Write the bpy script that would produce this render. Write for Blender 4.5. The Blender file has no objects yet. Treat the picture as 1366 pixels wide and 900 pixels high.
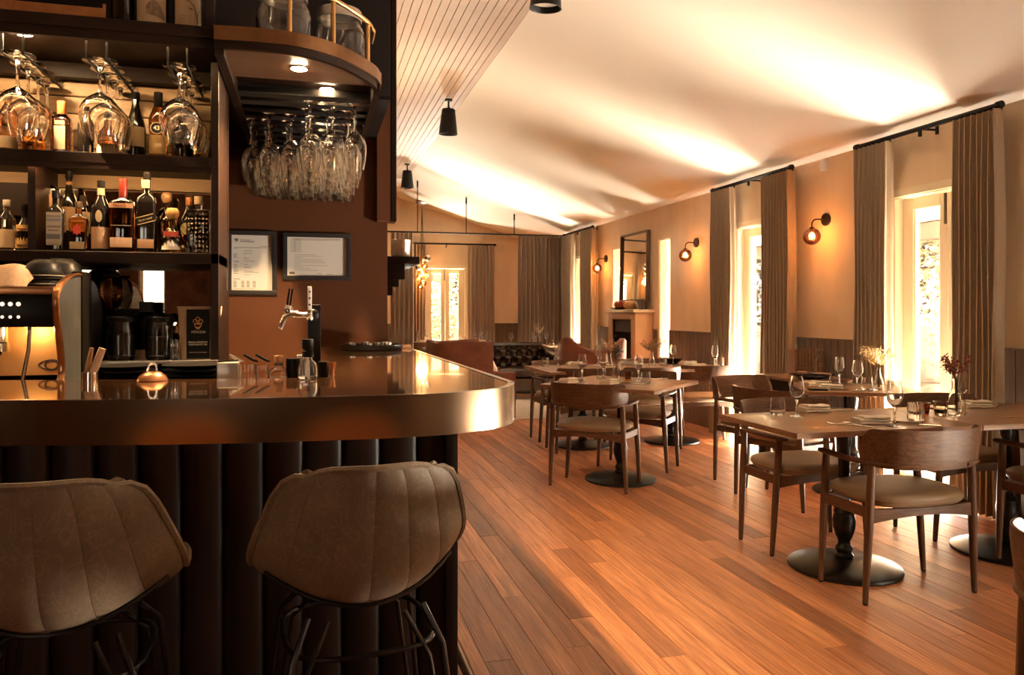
import bpy, bmesh, math, random
from mathutils import Vector, Matrix, Euler
R = math.radians
PI = math.pi
rnd = random.Random(7)
scene = bpy.context.scene
COL = scene.collection

# ---------------------------------------------------------------- camera, sky, sun, exposure
cam_d = bpy.data.cameras.new('camera')
cam = bpy.data.objects.new('camera', cam_d)
COL.objects.link(cam)
cam_d.sensor_width = 36.0
cam_d.lens = 36.0 * 1030.0 / 1366.0
cam_d.shift_y = -35.0 / 1366.0
cam_d.clip_start = 0.05
cam.location = (0, 0, 1.27)
cam.rotation_euler = (R(90), 0, R(-14.6367))
scene.camera = cam

world = bpy.data.worlds.new('world')
scene.world = world
world.use_nodes = True
wn = world.node_tree.nodes
wn['Background'].inputs[0].default_value = (1.0, 0.88, 0.72, 1)
wn['Background'].inputs[1].default_value = 1.35

sun_d = bpy.data.lights.new('sun', 'SUN')
sun_d.energy = 8.0
sun_d.angle = R(0.6)
sun_d.color = (1.0, 0.84, 0.62)
sun = bpy.data.objects.new('sun', sun_d)
COL.objects.link(sun)
sun.rotation_euler = Vector((-1.0, 0.42, -0.76)).to_track_quat('-Z', 'Y').to_euler()

# added area lamps standing in for terrace bounce light, aimed up through the glazed openings
def day_lamp(x, y, z, w, l, energy, aim, color=(1.0, 0.90, 0.76)):
    d = bpy.data.lights.new('added_daylight', 'AREA'); d.shape = 'RECTANGLE'; d.size = w; d.size_y = l
    d.energy = energy; d.color = color
    o = bpy.data.objects.new('added_daylight', d); COL.objects.link(o); o.location = (x, y, z)
    o.rotation_euler = Vector(aim).to_track_quat('-Z', 'Y').to_euler()
    return o
for _y, _e in ((1.10, 520), (4.41, 560), (6.58, 580), (11.46, 760)):
    day_lamp(4.85, _y, 0.03, 0.9, 0.9, _e, (-0.75, 0, 1))
    day_lamp(4.12, _y, 0.02, 0.8, 0.10, 7, (-0.35, 0, 1))  # extra lamp added inside the threshold to brighten the ceiling near the wall
for _y in (8.69, 10.21): day_lamp(4.75, _y, 0.03, 0.28, 0.6, 110, (-0.6, 0, 1))
day_lamp(2.45, 14.95, 0.03, 0.8, 0.5, 620, (0, -0.75, 1))

vs = scene.view_settings
vs.view_transform = 'Standard'
vs.look = 'None'
vs.exposure = 2.75
vs.gamma = 1.0
vs.use_curve_mapping = False
scene.cycles.max_bounces = 24
scene.cycles.diffuse_bounces = 5
scene.cycles.glossy_bounces = 5
scene.cycles.transmission_bounces = 22
scene.cycles.transparent_max_bounces = 24
scene.cycles.sample_clamp_indirect = 6.0
scene.cycles.caustics_refractive = False
scene.cycles.caustics_reflective = False

# ---------------------------------------------------------------- materials
def new_mat(name):
    m = bpy.data.materials.new(name); m.use_nodes = True
    nt = m.node_tree
    return m, nt, nt.nodes['Principled BSDF']

def setp(b, color=None, rough=0.5, metal=0.0, spec=0.5, coat=0.0, coat_rough=0.05, sheen=0.0):
    if color is not None: b.inputs['Base Color'].default_value = (*color, 1)
    b.inputs['Roughness'].default_value = rough
    b.inputs['Metallic'].default_value = metal
    b.inputs['Specular IOR Level'].default_value = spec
    b.inputs['Coat Weight'].default_value = coat
    b.inputs['Coat Roughness'].default_value = coat_rough
    b.inputs['Sheen Weight'].default_value = sheen

def plain(name, color, rough=0.5, metal=0.0, **k):
    m, nt, b = new_mat(name); setp(b, color, rough, metal, **k); return m

def ramp_between(nt, fac, c1, c2, p1=0.3, p2=0.7):
    r = nt.nodes.new('ShaderNodeValToRGB')
    r.color_ramp.elements[0].position = p1; r.color_ramp.elements[0].color = (*c1, 1)
    r.color_ramp.elements[1].position = p2; r.color_ramp.elements[1].color = (*c2, 1)
    nt.links.new(fac, r.inputs[0]); return r.outputs[0]

def coords(nt, kind='Object', scale=(1, 1, 1), random_shift=False):
    if kind == 'Position':
        g = nt.nodes.new('ShaderNodeNewGeometry'); out = g.outputs['Position']
    else:
        t = nt.nodes.new('ShaderNodeTexCoord'); out = t.outputs[kind]
    mp = nt.nodes.new('ShaderNodeMapping'); mp.inputs['Scale'].default_value = scale
    nt.links.new(out, mp.inputs[0])
    if random_shift:
        oi = nt.nodes.new('ShaderNodeObjectInfo')
        mul = nt.nodes.new('ShaderNodeMath'); mul.operation = 'MULTIPLY'; mul.inputs[1].default_value = 37.0
        nt.links.new(oi.outputs['Random'], mul.inputs[0])
        nt.links.new(mul.outputs[0], mp.inputs['Location'])
    return mp.outputs[0]

def noise(nt, vec, scale, detail=4, rough=0.55, dist=0.0):
    n = nt.nodes.new('ShaderNodeTexNoise'); n.inputs['Scale'].default_value = scale
    n.inputs['Detail'].default_value = detail; n.inputs['Roughness'].default_value = rough
    n.inputs['Distortion'].default_value = dist
    nt.links.new(vec, n.inputs['Vector']); return n.outputs['Fac']

def bump(nt, b, fac, strength=0.2, dist=0.01):
    n = nt.nodes.new('ShaderNodeBump'); n.inputs['Strength'].default_value = strength
    n.inputs['Distance'].default_value = dist
    nt.links.new(fac, n.inputs['Height']); nt.links.new(n.outputs[0], b.inputs['Normal'])

def mixc(nt, fac, a, b, mode='MIX'):
    n = nt.nodes.new('ShaderNodeMix'); n.data_type = 'RGBA'; n.blend_type = mode
    if isinstance(fac, (int, float)): n.inputs[0].default_value = fac
    else: nt.links.new(fac, n.inputs[0])
    for s, v in ((6, a), (7, b)):
        if isinstance(v, tuple): n.inputs[s].default_value = (*v, 1)
        else: nt.links.new(v, n.inputs[s])
    return n.outputs[2]

def wood(name, c1, c2, scale=(18, 1.6, 18), rough=0.4, kind='Object', vary=0.0, shift=False, coat=0.0, spec=0.5, bmp=0.08, coat_rough=0.05):
    m, nt, b = new_mat(name); setp(b, c1, rough, coat=coat, spec=spec, coat_rough=coat_rough)
    v = coords(nt, kind, scale, shift)
    f = noise(nt, v, 1.0, 6, 0.6, 1.2)
    c = ramp_between(nt, f, c1, c2, 0.35, 0.65)
    if vary:
        oi = nt.nodes.new('ShaderNodeObjectInfo')
        r = nt.nodes.new('ShaderNodeValToRGB'); el = r.color_ramp.elements
        el[0].position = 0; el[0].color = (1 - vary, 1 - vary * 1.1, 1 - vary * 1.15, 1)
        el[1].position = 1; el[1].color = (1 + vary * 0.5, 1 + vary * 0.6, 1 + vary * 0.6, 1)
        e = el.new(0.12); e.color = (1 - vary * 0.45, 1 - vary * .5, 1 - vary * .5, 1)
        nt.links.new(oi.outputs['Random'], r.inputs[0])
        c = mixc(nt, 1.0, c, r.outputs[0], 'MULTIPLY')
    nt.links.new(c, b.inputs['Base Color'])
    bump(nt, b, f, bmp, 0.004)
    return m

def mottled(name, c1, c2, scale=6, rough=0.7, bmp=0.1, kind='Object', stretch=(1, 1, 1), detail=5, metal=0.0, **k):
    m, nt, b = new_mat(name); setp(b, c1, rough, metal, **k)
    v = coords(nt, kind, stretch)
    f = noise(nt, v, scale, detail)
    nt.links.new(ramp_between(nt, f, c1, c2, 0.3, 0.7), b.inputs['Base Color'])
    if bmp: bump(nt, b, f, bmp, 0.005)
    return m

def fabric(name, c1, c2, thread=420, rough=0.95, trans=0.0):
    m, nt, b = new_mat(name); setp(b, c1, rough, spec=0.15, sheen=0.3)
    v = coords(nt, 'Object')
    f = noise(nt, v, thread * 0.5, 3, 0.7)
    f2 = noise(nt, coords(nt, 'Object', (1, 1, 9)), 60, 2)
    nt.links.new(mixc(nt, 0.35, ramp_between(nt, f, c1, c2, 0.3, 0.7), ramp_between(nt, f2, c1, c2)), b.inputs['Base Color'])
    bump(nt, b, f, 0.35, 0.002)
    if trans:
        tr = nt.nodes.new('ShaderNodeBsdfTranslucent'); tr.inputs[0].default_value = (*c2, 1)
        mx = nt.nodes.new('ShaderNodeMixShader'); mx.inputs[0].default_value = trans
        out = nt.nodes['Material Output']
        nt.links.new(b.outputs[0], mx.inputs[1]); nt.links.new(tr.outputs[0], mx.inputs[2]); nt.links.new(mx.outputs[0], out.inputs[0])
    return m

def emit(name, color, strength):
    m, nt, b = new_mat(name)
    b.inputs['Base Color'].default_value = (*color, 1)
    b.inputs['Emission Color'].default_value = (*color, 1)
    b.inputs['Emission Strength'].default_value = strength
    return m

def thin_glass(name, tint=(1, 1, 1), gloss=0.10, rough=0.0, fres=0.75):
    m, nt, b = new_mat(name); nt.nodes.remove(b)
    out = nt.nodes['Material Output']
    t = nt.nodes.new('ShaderNodeBsdfTransparent'); t.inputs[0].default_value = (*tint, 1)
    g = nt.nodes.new('ShaderNodeBsdfGlossy'); g.inputs['Roughness'].default_value = rough
    lw = nt.nodes.new('ShaderNodeLayerWeight'); lw.inputs[0].default_value = 0.35
    mm = nt.nodes.new('ShaderNodeMath'); mm.operation = 'MULTIPLY_ADD'; mm.inputs[1].default_value = fres; mm.inputs[2].default_value = gloss * 0.4
    nt.links.new(lw.outputs['Fresnel'], mm.inputs[0])
    mx = nt.nodes.new('ShaderNodeMixShader')
    nt.links.new(mm.outputs[0], mx.inputs[0]); nt.links.new(t.outputs[0], mx.inputs[1]); nt.links.new(g.outputs[0], mx.inputs[2])
    nt.links.new(mx.outputs[0], out.inputs[0])
    return m

def real_glass(name, color=(1, 1, 1), rough=0.0, ior=1.48):
    m, nt, b = new_mat(name); setp(b, color, rough)
    b.inputs['Transmission Weight'].default_value = 1.0
    b.inputs['IOR'].default_value = ior
    return m

M = {}
def plank_mat():
    m = wood('floor timber', (0.42, 0.165, 0.070), (0.62, 0.275, 0.128), (14, 1.1, 14), 0.40, 'Position', 0.50, True, bmp=0.04)
    nt = m.node_tree; b = nt.nodes['Principled BSDF']
    src = b.inputs['Base Color'].links[0].from_socket
    v = coords(nt, 'Position', (150, 3.5, 150), True)
    fine = ramp_between(nt, noise(nt, v, 1.0, 3, 0.6, 0.4), (0.66, 0.60, 0.56), (1.12, 1.12, 1.12), 0.35, 0.6)
    kv = coords(nt, 'Position', (7, 2.6, 7), True)
    kn = ramp_between(nt, noise(nt, kv, 1.0, 5, 0.75, 1.5), (1, 1, 1), (0.30, 0.22, 0.18), 0.66, 0.76)
    c = mixc(nt, 1.0, mixc(nt, 1.0, src, fine, 'MULTIPLY'), kn, 'MULTIPLY')
    nt.links.new(c, b.inputs['Base Color']); return m
M['plank'] = plank_mat()
M['subfloor'] = plain('dark underfloor', (0.10, 0.04, 0.018), 0.8)
M['plaster'] = mottled('warm beige plaster', (0.71, 0.535, 0.35), (0.79, 0.61, 0.415), 5, 0.85, 0.15, 'Position', (1, 1, 0.35), 8)
M['ceiling'] = plain('cream ceiling paint', (0.88, 0.81, 0.685), 0.9)
M['soffit'] = mottled('pinkish painted boards', (0.40, 0.285, 0.195), (0.45, 0.325, 0.225), 4, 0.6, 0.02, 'Position')
M['wainscot'] = wood('brown stained beadboard', (0.125, 0.080, 0.047), (0.175, 0.114, 0.068), (20, 20, 2), 0.5, 'Position', spec=.25)
M['door_paint'] = plain('cream gloss door paint', (0.80, 0.67, 0.46), 0.35)
M['pane'] = thin_glass('window pane', (0.97, 0.96, 0.94), 0.1)
M['curtain'] = fabric('oatmeal linen', (0.35, 0.255, 0.165), (0.54, 0.405, 0.275), trans=0.03)
M['curtain2'] = fabric('brown linen divider', (0.22, 0.135, 0.075), (0.33, 0.215, 0.125))
M['black_metal'] = plain('black powder coated metal', (0.007, 0.0055, 0.005), 0.45, 0.0, spec=0.25)
M['cast_iron'] = plain('black cast iron', (0.010, 0.007, 0.005), 0.34, 0.0, spec=0.3)
M['brown_wall'] = mottled('burnt umber wall paint', (0.092, 0.030, 0.0105), (0.106, 0.035, 0.0125), 3, 0.6, 0.03, 'Position', spec=0.2)
M['dark_wood'] = wood('dark stained timber', (0.008, 0.0030, 0.0013), (0.016, 0.0060, 0.0025), (3, 18, 18), 0.5, 'Position', spec=0.14)
M['dark_wood_v'] = wood('dark stained upright timber', (0.008, 0.0030, 0.0013), (0.016, 0.0060, 0.0025), (18, 18, 2), 0.42, 'Position', spec=0.22)
M['counter'] = wood('polished walnut bar top', (0.055, 0.024, 0.010), (0.100, 0.046, 0.020), (2.2, 26, 20), 0.10, 'Position', coat=1.0, bmp=0.0, coat_rough=0.03)
M['bronze'] = plain('brushed bronze', (0.235, 0.150, 0.092), 0.20, 1.0)
M['bronze'].node_tree.nodes['Principled BSDF'].inputs['Anisotropic'].default_value = 0.6
_nt = M['bronze'].node_tree
bump(_nt, _nt.nodes['Principled BSDF'], noise(_nt, coords(_nt, 'Position', (1, 1, 140)), 3, 3), 0.03, 0.002)
M['bronze_edge'] = mottled('dark bronze strip', (0.20, 0.095, 0.042), (0.28, 0.135, 0.062), 16, 0.34, 0.02, 'Position', metal=1.0)
M['copper'] = mottled('aged copper', (0.40, 0.17, 0.07), (0.55, 0.26, 0.12), 20, 0.3, 0.03, metal=1.0)
M['brass'] = plain('brass tube', (0.72, 0.42, 0.16), 0.28, 1.0)
M['steel'] = plain('polished steel', (0.72, 0.68, 0.62), 0.18, 1.0)
M['dull_steel'] = plain('brushed steel', (0.55, 0.50, 0.44), 0.4, 1.0)
M['silver'] = plain('silver cutlery', (0.66, 0.58, 0.48), 0.2, 1.0)
M['chair_wood'] = wood('walnut chair timber', (0.088, 0.040, 0.019), (0.165, 0.080, 0.039), (6, 60, 60), 0.5, 'Object', spec=0.22)
M['leg_wood'] = wood('walnut leg timber', (0.088, 0.041, 0.020), (0.155, 0.076, 0.038), (60, 60, 5), 0.5, 'Object', spec=0.22)
M['seat'] = mottled('taupe seat leather', (0.25, 0.165, 0.095), (0.30, 0.20, 0.118), 8, 0.42, 0.08, spec=0.45)
M['table_wood'] = wood('oak table top', (0.20, 0.098, 0.046), (0.29, 0.150, 0.075), (3, 46, 40), 0.38, 'Object', coat=0.12)
def leather_mat():
    m = mottled('worn olive leather', (0.170, 0.120, 0.077), (0.255, 0.186, 0.122), 7, 0.55, 0.12, detail=8, spec=.3)
    nt = m.node_tree; b = nt.nodes['Principled BSDF']; src = b.inputs['Base Color'].links[0].from_socket
    f = noise(nt, coords(nt, 'Object', (1.6, 1.6, 1)), 16, 5, .6, 2.2)
    r = nt.nodes.new('ShaderNodeValToRGB'); e = r.color_ramp.elements
    e[0].position = .47; e[0].color = (1, 1, 1, 1); e[1].position = .53; e[1].color = (1, 1, 1, 1)
    q = e.new(.5); q.color = (1.35, 1.33, 1.3, 1)
    nt.links.new(f, r.inputs[0]); nt.links.new(mixc(nt, 1.0, src, r.outputs[0], 'MULTIPLY'), b.inputs['Base Color']); return m
M['stool_out'] = leather_mat()
M['stool_in'] = mottled('tan leather', (0.45, 0.16, 0.04), (0.55, 0.21, 0.06), 9, 0.5, 0.1)
M['wine_glass'] = real_glass('clear stemware')
M['tumbler'] = real_glass('clear tumbler glass', (0.98, 0.97, 0.95))
M['hang_glass'] = real_glass('hanging stemware glass', (1.0, 0.97, 0.93))
M['linen'] = mottled('folded napkin linen', (0.66, 0.56, 0.45), (0.76, 0.66, 0.54), 120, 0.9, 0.1)
M['white_ceramic'] = plain('white ceramic', (0.80, 0.74, 0.66), 0.2)
M['velvet'] = mottled('rust velvet', (0.12, 0.029, 0.009), (0.20, 0.056, 0.018), 9, 0.7, 0.1, sheen=0.2)
M['chester'] = mottled('dark brown tufted leather', (0.024, 0.0125, 0.0065), (0.038, 0.020, 0.011), 14, 0.26, 0.1, spec=.45)
M['rug'] = mottled('faded cream rug', (0.55, 0.44, 0.32), (0.40, 0.32, 0.25), 7, 0.95, 0.2, 'Position', (0.5, 3, 1))
M['paper'] = plain('white paper', (0.84, 0.79, 0.72), 0.7)
M['ink'] = plain('printed ink', (0.20, 0.16, 0.13), 0.8)
M['black_plastic'] = plain('black plastic', (0.005, 0.004, 0.0035), 0.4, spec=0.2)
M['black_ceramic'] = plain('black glazed ceramic', (0.014, 0.011, 0.010), 0.25)
M['grey_side'] = mottled('grey smoked steel panel', (0.075, 0.072, 0.070), (0.135, 0.130, 0.125), 9, 0.35, 0.02, metal=0.5)
M['terracotta'] = mottled('terracotta render', (0.50, 0.27, 0.14), (0.56, 0.32, 0.17), 5, 0.8, 0.1)
M['pumpkin'] = mottled('red pumpkin skin', (0.36, 0.055, 0.018), (0.45, 0.09, 0.03), 12, 0.45, 0.05)
M['gourd'] = mottled('ochre gourd skin', (0.58, 0.26, 0.07), (0.68, 0.36, 0.12), 14, 0.45, 0.05)
M['outside_ground'] = mottled('dry straw ground', (0.20, 0.165, 0.115), (0.32, 0.27, 0.19), 0.9, 0.95, 0.0, 'Position')
M['deck'] = plain('pale concrete terrace', (0.78, 0.72, 0.62), 0.8)
M['bark'] = mottled('grey bark', (0.16, 0.135, 0.11), (0.25, 0.21, 0.175), 5, 0.9, 0.3, 'Object', (4, 4, 0.6))
M['leaf_y'] = mottled('yellow autumn leaves', (0.46, 0.37, 0.20), (0.64, 0.57, 0.40), 2.5, 0.7, 0)
M['leaf_g'] = mottled('grey green leaves', (0.035, 0.036, 0.028), (0.075, 0.073, 0.058), 2.5, 0.7, 0)
M['amber_globe'] = thin_glass('amber ribbed globe glass', (0.80, 0.42, 0.20), 0.25)
M['picture_glass'] = thin_glass('picture glass', (1, 1, 1), 0.06, fres=0.12)
M['mirror'] = plain('mirror glass', (0.86, 0.80, 0.72), 0.02, 1.0)

_m, _nt, _b = new_mat('antique mirror'); setp(_b, (0.5, 0.44, 0.36), 0.06, 1.0)
_f = noise(_nt, coords(_nt, 'Position'), 9, 8, 0.7)
_nt.links.new(ramp_between(_nt, _f, (0.20, 0.15, 0.10), (0.72, 0.66, 0.56), 0.36, 0.62), _b.inputs['Base Color'])
_nt.links.new(ramp_between(_nt, _f, (0.10,) * 3, (0.008,) * 3, 0.32, 0.45), _b.inputs['Roughness'])
M['antique'] = _m
M['rustic'] = mottled('weathered backing boards', (0.24, 0.135, 0.062), (0.42, 0.27, 0.14), 5, 0.6, 0.2, 'Position', (0.6, 1, 6), 8)

_colmats = {}
def cm(c, rough=0.5, metal=0.0, **k):
    key = (c, rough, metal, tuple(k.items()))
    if max(c) < .05 and 'spec' not in k: k = dict(k, spec=.12)
    if key not in _colmats: _colmats[key] = plain('surface colour %d' % len(_colmats), c, rough, metal, **k)
    return _colmats[key]
def gm(c):
    key = ('g', c)
    if key not in _colmats: _colmats[key] = real_glass('bottle glass %d' % len(_colmats), c)
    return _colmats[key]

# ---------------------------------------------------------------- mesh helpers
class MB:
    def __init__(s): s.v = []; s.f = []
    def add(s, vs_, fs):
        o = len(s.v); s.v.extend([tuple(p) for p in vs_]); s.f.extend([tuple(i + o for i in f) for f in fs]); return s
    def box(s, x0, x1, y0, y1, z0, z1):
        v = [(x, y, z) for x in (x0, x1) for y in (y0, y1) for z in (z0, z1)]
        return s.add(v, [(0, 1, 3, 2), (4, 6, 7, 5), (0, 4, 5, 1), (2, 3, 7, 6), (0, 2, 6, 4), (1, 5, 7, 3)])
    def lathe(s, prof, n=16, c=(0, 0, 0), closed=False, sx=1.0, sy=1.0):
        v = []; f = []; k = len(prof)
        for r, z in prof:
            for i in range(n):
                a = 2 * PI * i / n
                v.append((c[0] + r * math.cos(a) * sx, c[1] + r * math.sin(a) * sy, c[2] + z))
        m = k if closed else k - 1
        for j in range(m):
            a = j * n; b = ((j + 1) % k) * n
            for i in range(n):
                i2 = (i + 1) % n
                f.append((a + i, a + i2, b + i2, b + i))
        if not closed:
            if prof[0][0] > 1e-5: f.append(tuple(reversed(range(n))))
            if prof[-1][0] > 1e-5: f.append(tuple((k - 1) * n + i for i in range(n)))
        return s.add(v, f)
    def tube(s, pts, rad, n=8, closed=False, cap=True):
        P = [Vector(p) for p in pts]; k = len(P)
        rads = rad if isinstance(rad, (list, tuple)) else [rad] * k
        v = []; f = []
        up = None
        for i in range(k):
            if closed: t = P[(i + 1) % k] - P[i - 1]
            else: t = P[min(i + 1, k - 1)] - P[max(i - 1, 0)]
            t.normalize()
            if up is None:
                up = Vector((0, 0, 1)) if abs(t.z) < 0.9 else Vector((1, 0, 0))
            side = t.cross(up)
            if side.length < 1e-4: side = t.cross(Vector((0, 1, 0)))
            side.normalize(); up = side.cross(t).normalized()
            r = rads[i]; rx, ry = r if isinstance(r, (list, tuple)) else (r, r)
            for j in range(n):
                a = 2 * PI * j / n
                v.append(P[i] + side * (rx * math.cos(a)) + up * (ry * math.sin(a)))
        for i in range(k if closed else k - 1):
            a = i * n; b = ((i + 1) % k) * n
            for j in range(n):
                j2 = (j + 1) % n
                f.append((a + j, a + j2, b + j2, b + j))
        if cap and not closed:
            f.append(tuple(reversed(range(n)))); f.append(tuple((k - 1) * n + j for j in range(n)))
        return s.add(v, f)
    def prism(s, poly, z0, z1, axis='z'):
        n = len(poly)
        def P(a, b, c): return (a, b, c) if axis == 'z' else ((a, c, b) if axis == 'y' else (c, a, b))
        v = [P(x, y, z0) for x, y in poly] + [P(x, y, z1) for x, y in poly]
        f = [tuple(reversed(range(n))), tuple(range(n, 2 * n))]
        for i in range(n):
            j = (i + 1) % n; f.append((i, j, n + j, n + i))
        return s.add(v, f)
    def grid(s, fn, nu, nv, cu=False):
        v = [fn(i / (nu if cu else nu - 1), j / (nv - 1)) for j in range(nv) for i in range(nu)]
        f = []
        for j in range(nv - 1):
            for i in range(nu if cu else nu - 1):
                i2 = (i + 1) % nu
                f.append((j * nu + i, j * nu + i2, (j + 1) * nu + i2, (j + 1) * nu + i))
        return s.add(v, f)
    def ball(s, c, r, n=12, m=8, sx=1, sy=1, sz=1):
        prof = [(max(r * math.sin(PI * j / m), 1e-6), -r * math.cos(PI * j / m) * sz) for j in range(m + 1)]
        return s.lathe(prof, n, c, sx=sx, sy=sy)
    def mesh(s, name, smooth=40, bevel=0, seg=2, fix=True, weld=0):
        me = bpy.data.meshes.new(name)
        me.from_pydata(s.v, [], s.f)
        bm = bmesh.new(); bm.from_mesh(me)
        if weld: bmesh.ops.remove_doubles(bm, verts=bm.verts, dist=weld)
        if fix: bmesh.ops.recalc_face_normals(bm, faces=bm.faces)
        if bevel:
            ed = [e for e in bm.edges if len(e.link_faces) == 2 and e.calc_face_angle(0) > R(30)]
            bmesh.ops.bevel(bm, geom=ed, offset=bevel, segments=seg, profile=0.6, affect='EDGES', clamp_overlap=True)
        bm.to_mesh(me); bm.free()
        if smooth:
            for p in me.polygons: p.use_smooth = True
            me.set_sharp_from_angle(angle=R(smooth))
        return me
    def build(s, name, mat, parent=None, smooth=40, bevel=0, seg=2, fix=True, weld=0, loc=None):
        me = s.mesh(name, smooth, bevel, seg, fix, weld)
        return mk(name, me, mat, parent, loc)

def mk(name, me, mat=None, parent=None, loc=None, rz=0):
    if mat is not None and not me.materials: me.materials.append(M[mat] if isinstance(mat, str) else mat)
    o = bpy.data.objects.new(name, me); COL.objects.link(o)
    if parent is not None: o.parent = parent
    if loc is not None: o.location = loc
    if rz: o.rotation_euler = (0, 0, rz)
    return o

def tag(o, label=None, cat=None, group=None, kind=None):
    if label: o['label'] = label
    if cat: o['category'] = cat
    if group: o['group'] = group
    if kind: o['kind'] = kind
    return o

def thing(name, label, cat, loc=(0, 0, 0), rz=0, group=None):
    o = bpy.data.objects.new(name, None); COL.objects.link(o)
    o.location = loc; o.rotation_euler = (0, 0, rz); o.empty_display_size = 0.05
    return tag(o, label, cat, group)

def dup(root, label=None, loc=None, rz=None, group=None, scale=None):
    r = root.copy(); COL.objects.link(r)
    if loc is not None: r.location = loc
    if rz is not None: r.rotation_euler = (0, 0, rz)
    if scale is not None: r.scale = scale if isinstance(scale, tuple) else (scale,) * 3
    if label: r['label'] = label
    if group: r['group'] = group
    for ch in list(root.children):
        c = ch.copy(); COL.objects.link(c); c.parent = r
        for g in list(ch.children):
            d = g.copy(); COL.objects.link(d); d.parent = c
    return r

def struct(o): o['kind'] = 'structure'; return o
def box(x0, x1, y0, y1, z0, z1): return MB().box(x0, x1, y0, y1, z0, z1)

def text(s, parent, mat, size, loc, rot=(R(90), 0, 0), name='lettering', bold=0.0, depth=0.0004, align='CENTER'):
    cu = bpy.data.curves.new(name, 'FONT'); cu.body = s; cu.size = size
    cu.align_x = align; cu.align_y = 'CENTER'; cu.extrude = depth; cu.offset = bold
    cu.materials.append(M[mat] if isinstance(mat, str) else mat)
    o = bpy.data.objects.new(name, cu); COL.objects.link(o); o.parent = parent
    o.location = loc; o.rotation_euler = rot
    bpy.context.view_layer.update()
    me = bpy.data.meshes.new_from_object(o.evaluated_get(bpy.context.evaluated_depsgraph_get()))
    me.name = name
    if not me.materials: me.materials.append(cu.materials[0])
    q = bpy.data.objects.new(name, me); COL.objects.link(q); q.parent = parent; q.location = loc; q.rotation_euler = rot
    bpy.data.objects.remove(o); q['kind'] = 'stuff'
    return q

def spot_lamp(name, loc, target, energy, color, angle, blend=0.5, size=0.02, parent=None):
    d = bpy.data.lights.new(name, 'SPOT'); d.energy = energy; d.color = color; d.spot_size = angle; d.spot_blend = blend; d.shadow_soft_size = size
    o = bpy.data.objects.new(name, d); COL.objects.link(o); o.location = loc
    o.rotation_euler = (Vector(target) - Vector(loc)).to_track_quat('-Z', 'Y').to_euler()
    if parent: o.parent = parent
    return o

def point_lamp(name, loc, energy, color, size=0.03, parent=None):
    d = bpy.data.lights.new(name, 'POINT'); d.energy = energy; d.color = color; d.shadow_soft_size = size
    o = bpy.data.objects.new(name, d); COL.objects.link(o); o.location = loc
    if parent: o.parent = parent
    return o

def smooth_poly(pts, n=4):
    out = []
    k = len(pts)
    for i in range(k - 1):
        p0 = pts[max(i - 1, 0)]; p1 = pts[i]; p2 = pts[i + 1]; p3 = pts[min(i + 2, k - 1)]
        for j in range(n):
            t = j / n
            out.append(tuple(0.5 * ((2 * b) + (-a + c) * t + (2 * a - 5 * b + 4 * c - d) * t * t + (-a + 3 * b - 3 * c + d) * t ** 3) for a, b, c, d in zip(p0, p1, p2, p3)))
    out.append(tuple(pts[-1])); return out

# ================================================================= THE SETTING
XW = 4.2; YF = 14.3; YB = -2.6; XL = -3.2
floor = struct(box(XL, 4.42, YB, YF, -0.08, -0.018).build('floor', 'subfloor', smooth=0))

# floor boards run along the room; every board in view is its own piece
plank_mesh = box(-0.5, 0.5, -0.5, 0.5, -1, 0).mesh('plank', 0)
plank_mesh.materials.append(M['plank'])
PW = 0.1055
def plank_at(x, y0, y1, w=PW, dz=0.0):
    o = bpy.data.objects.new('plank', plank_mesh); COL.objects.link(o); o.parent = floor
    o.location = (x + w / 2, (y0 + y1) / 2, dz); o.scale = (w - 0.0026, y1 - y0 - 0.002, 0.018)
    return o
nplank = 0
far_mb = MB()
for i in range(36):
    x = 0.40 + i * PW
    # a board is in view only beyond the lower edge of the frame
    y = 1.45 + rnd.uniform(-0.5, 0.3)
    while y < YF:
        ln = rnd.uniform(1.25, 2.7)
        y1 = min(y + ln, YF)
        if y < 9.6: plank_at(x, y, y1, dz=rnd.uniform(-0.0006, 0.0004)); nplank += 1
        else: far_mb.box(x + .0008, x + PW - .0008, y + .0008, y1 - .0008, -0.018, rnd.uniform(-0.0006, 0.0004))
        y = y1
tag(far_mb.build('distant_planks', 'plank', floor, smooth=0), kind='stuff')
struct_fill = MB().box(XL, 0.40, YB, 4.07, -0.018, 0).box(0.40, XW, YB, 0.95, -0.018, 0)
tag(struct_fill.build('unseen_planks', 'plank', floor, smooth=0), kind='stuff')

# raked plaster ceiling on the right, board-lined ceiling on the left
SL = 0.303
def zc(x): return 2.56 + SL * (XW - x)
ceil = struct(MB().prism([(1.489, 3.382), (4.42, zc(4.42)), (4.42, zc(4.42) + .12), (1.489, 3.52)], YB, YF + .2, 'y').build('ceiling', 'ceiling', smooth=0))
sof = struct(box(XL, 1.487, YB, 12.35, 3.402, 3.52).build('ceiling', 'soffit', smooth=0))
soft = MB()
bw = 0.0625
for i in range(18):
    x1 = 1.487 - i * bw
    box(x1 - bw + .0035, x1, YB, 12.35, 3.382, 3.402).build('board', 'soffit', sof, smooth=0, bevel=0.002, seg=1)
box(XL, 1.487 - 18 * bw, YB, 4.07, 3.384, 3.402).build('board', 'soffit', sof, smooth=0)
struct(box(0.39, 1.489, 12.35, YF, 3.384, 3.52).build('ceiling', 'ceiling', smooth=0))

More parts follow.
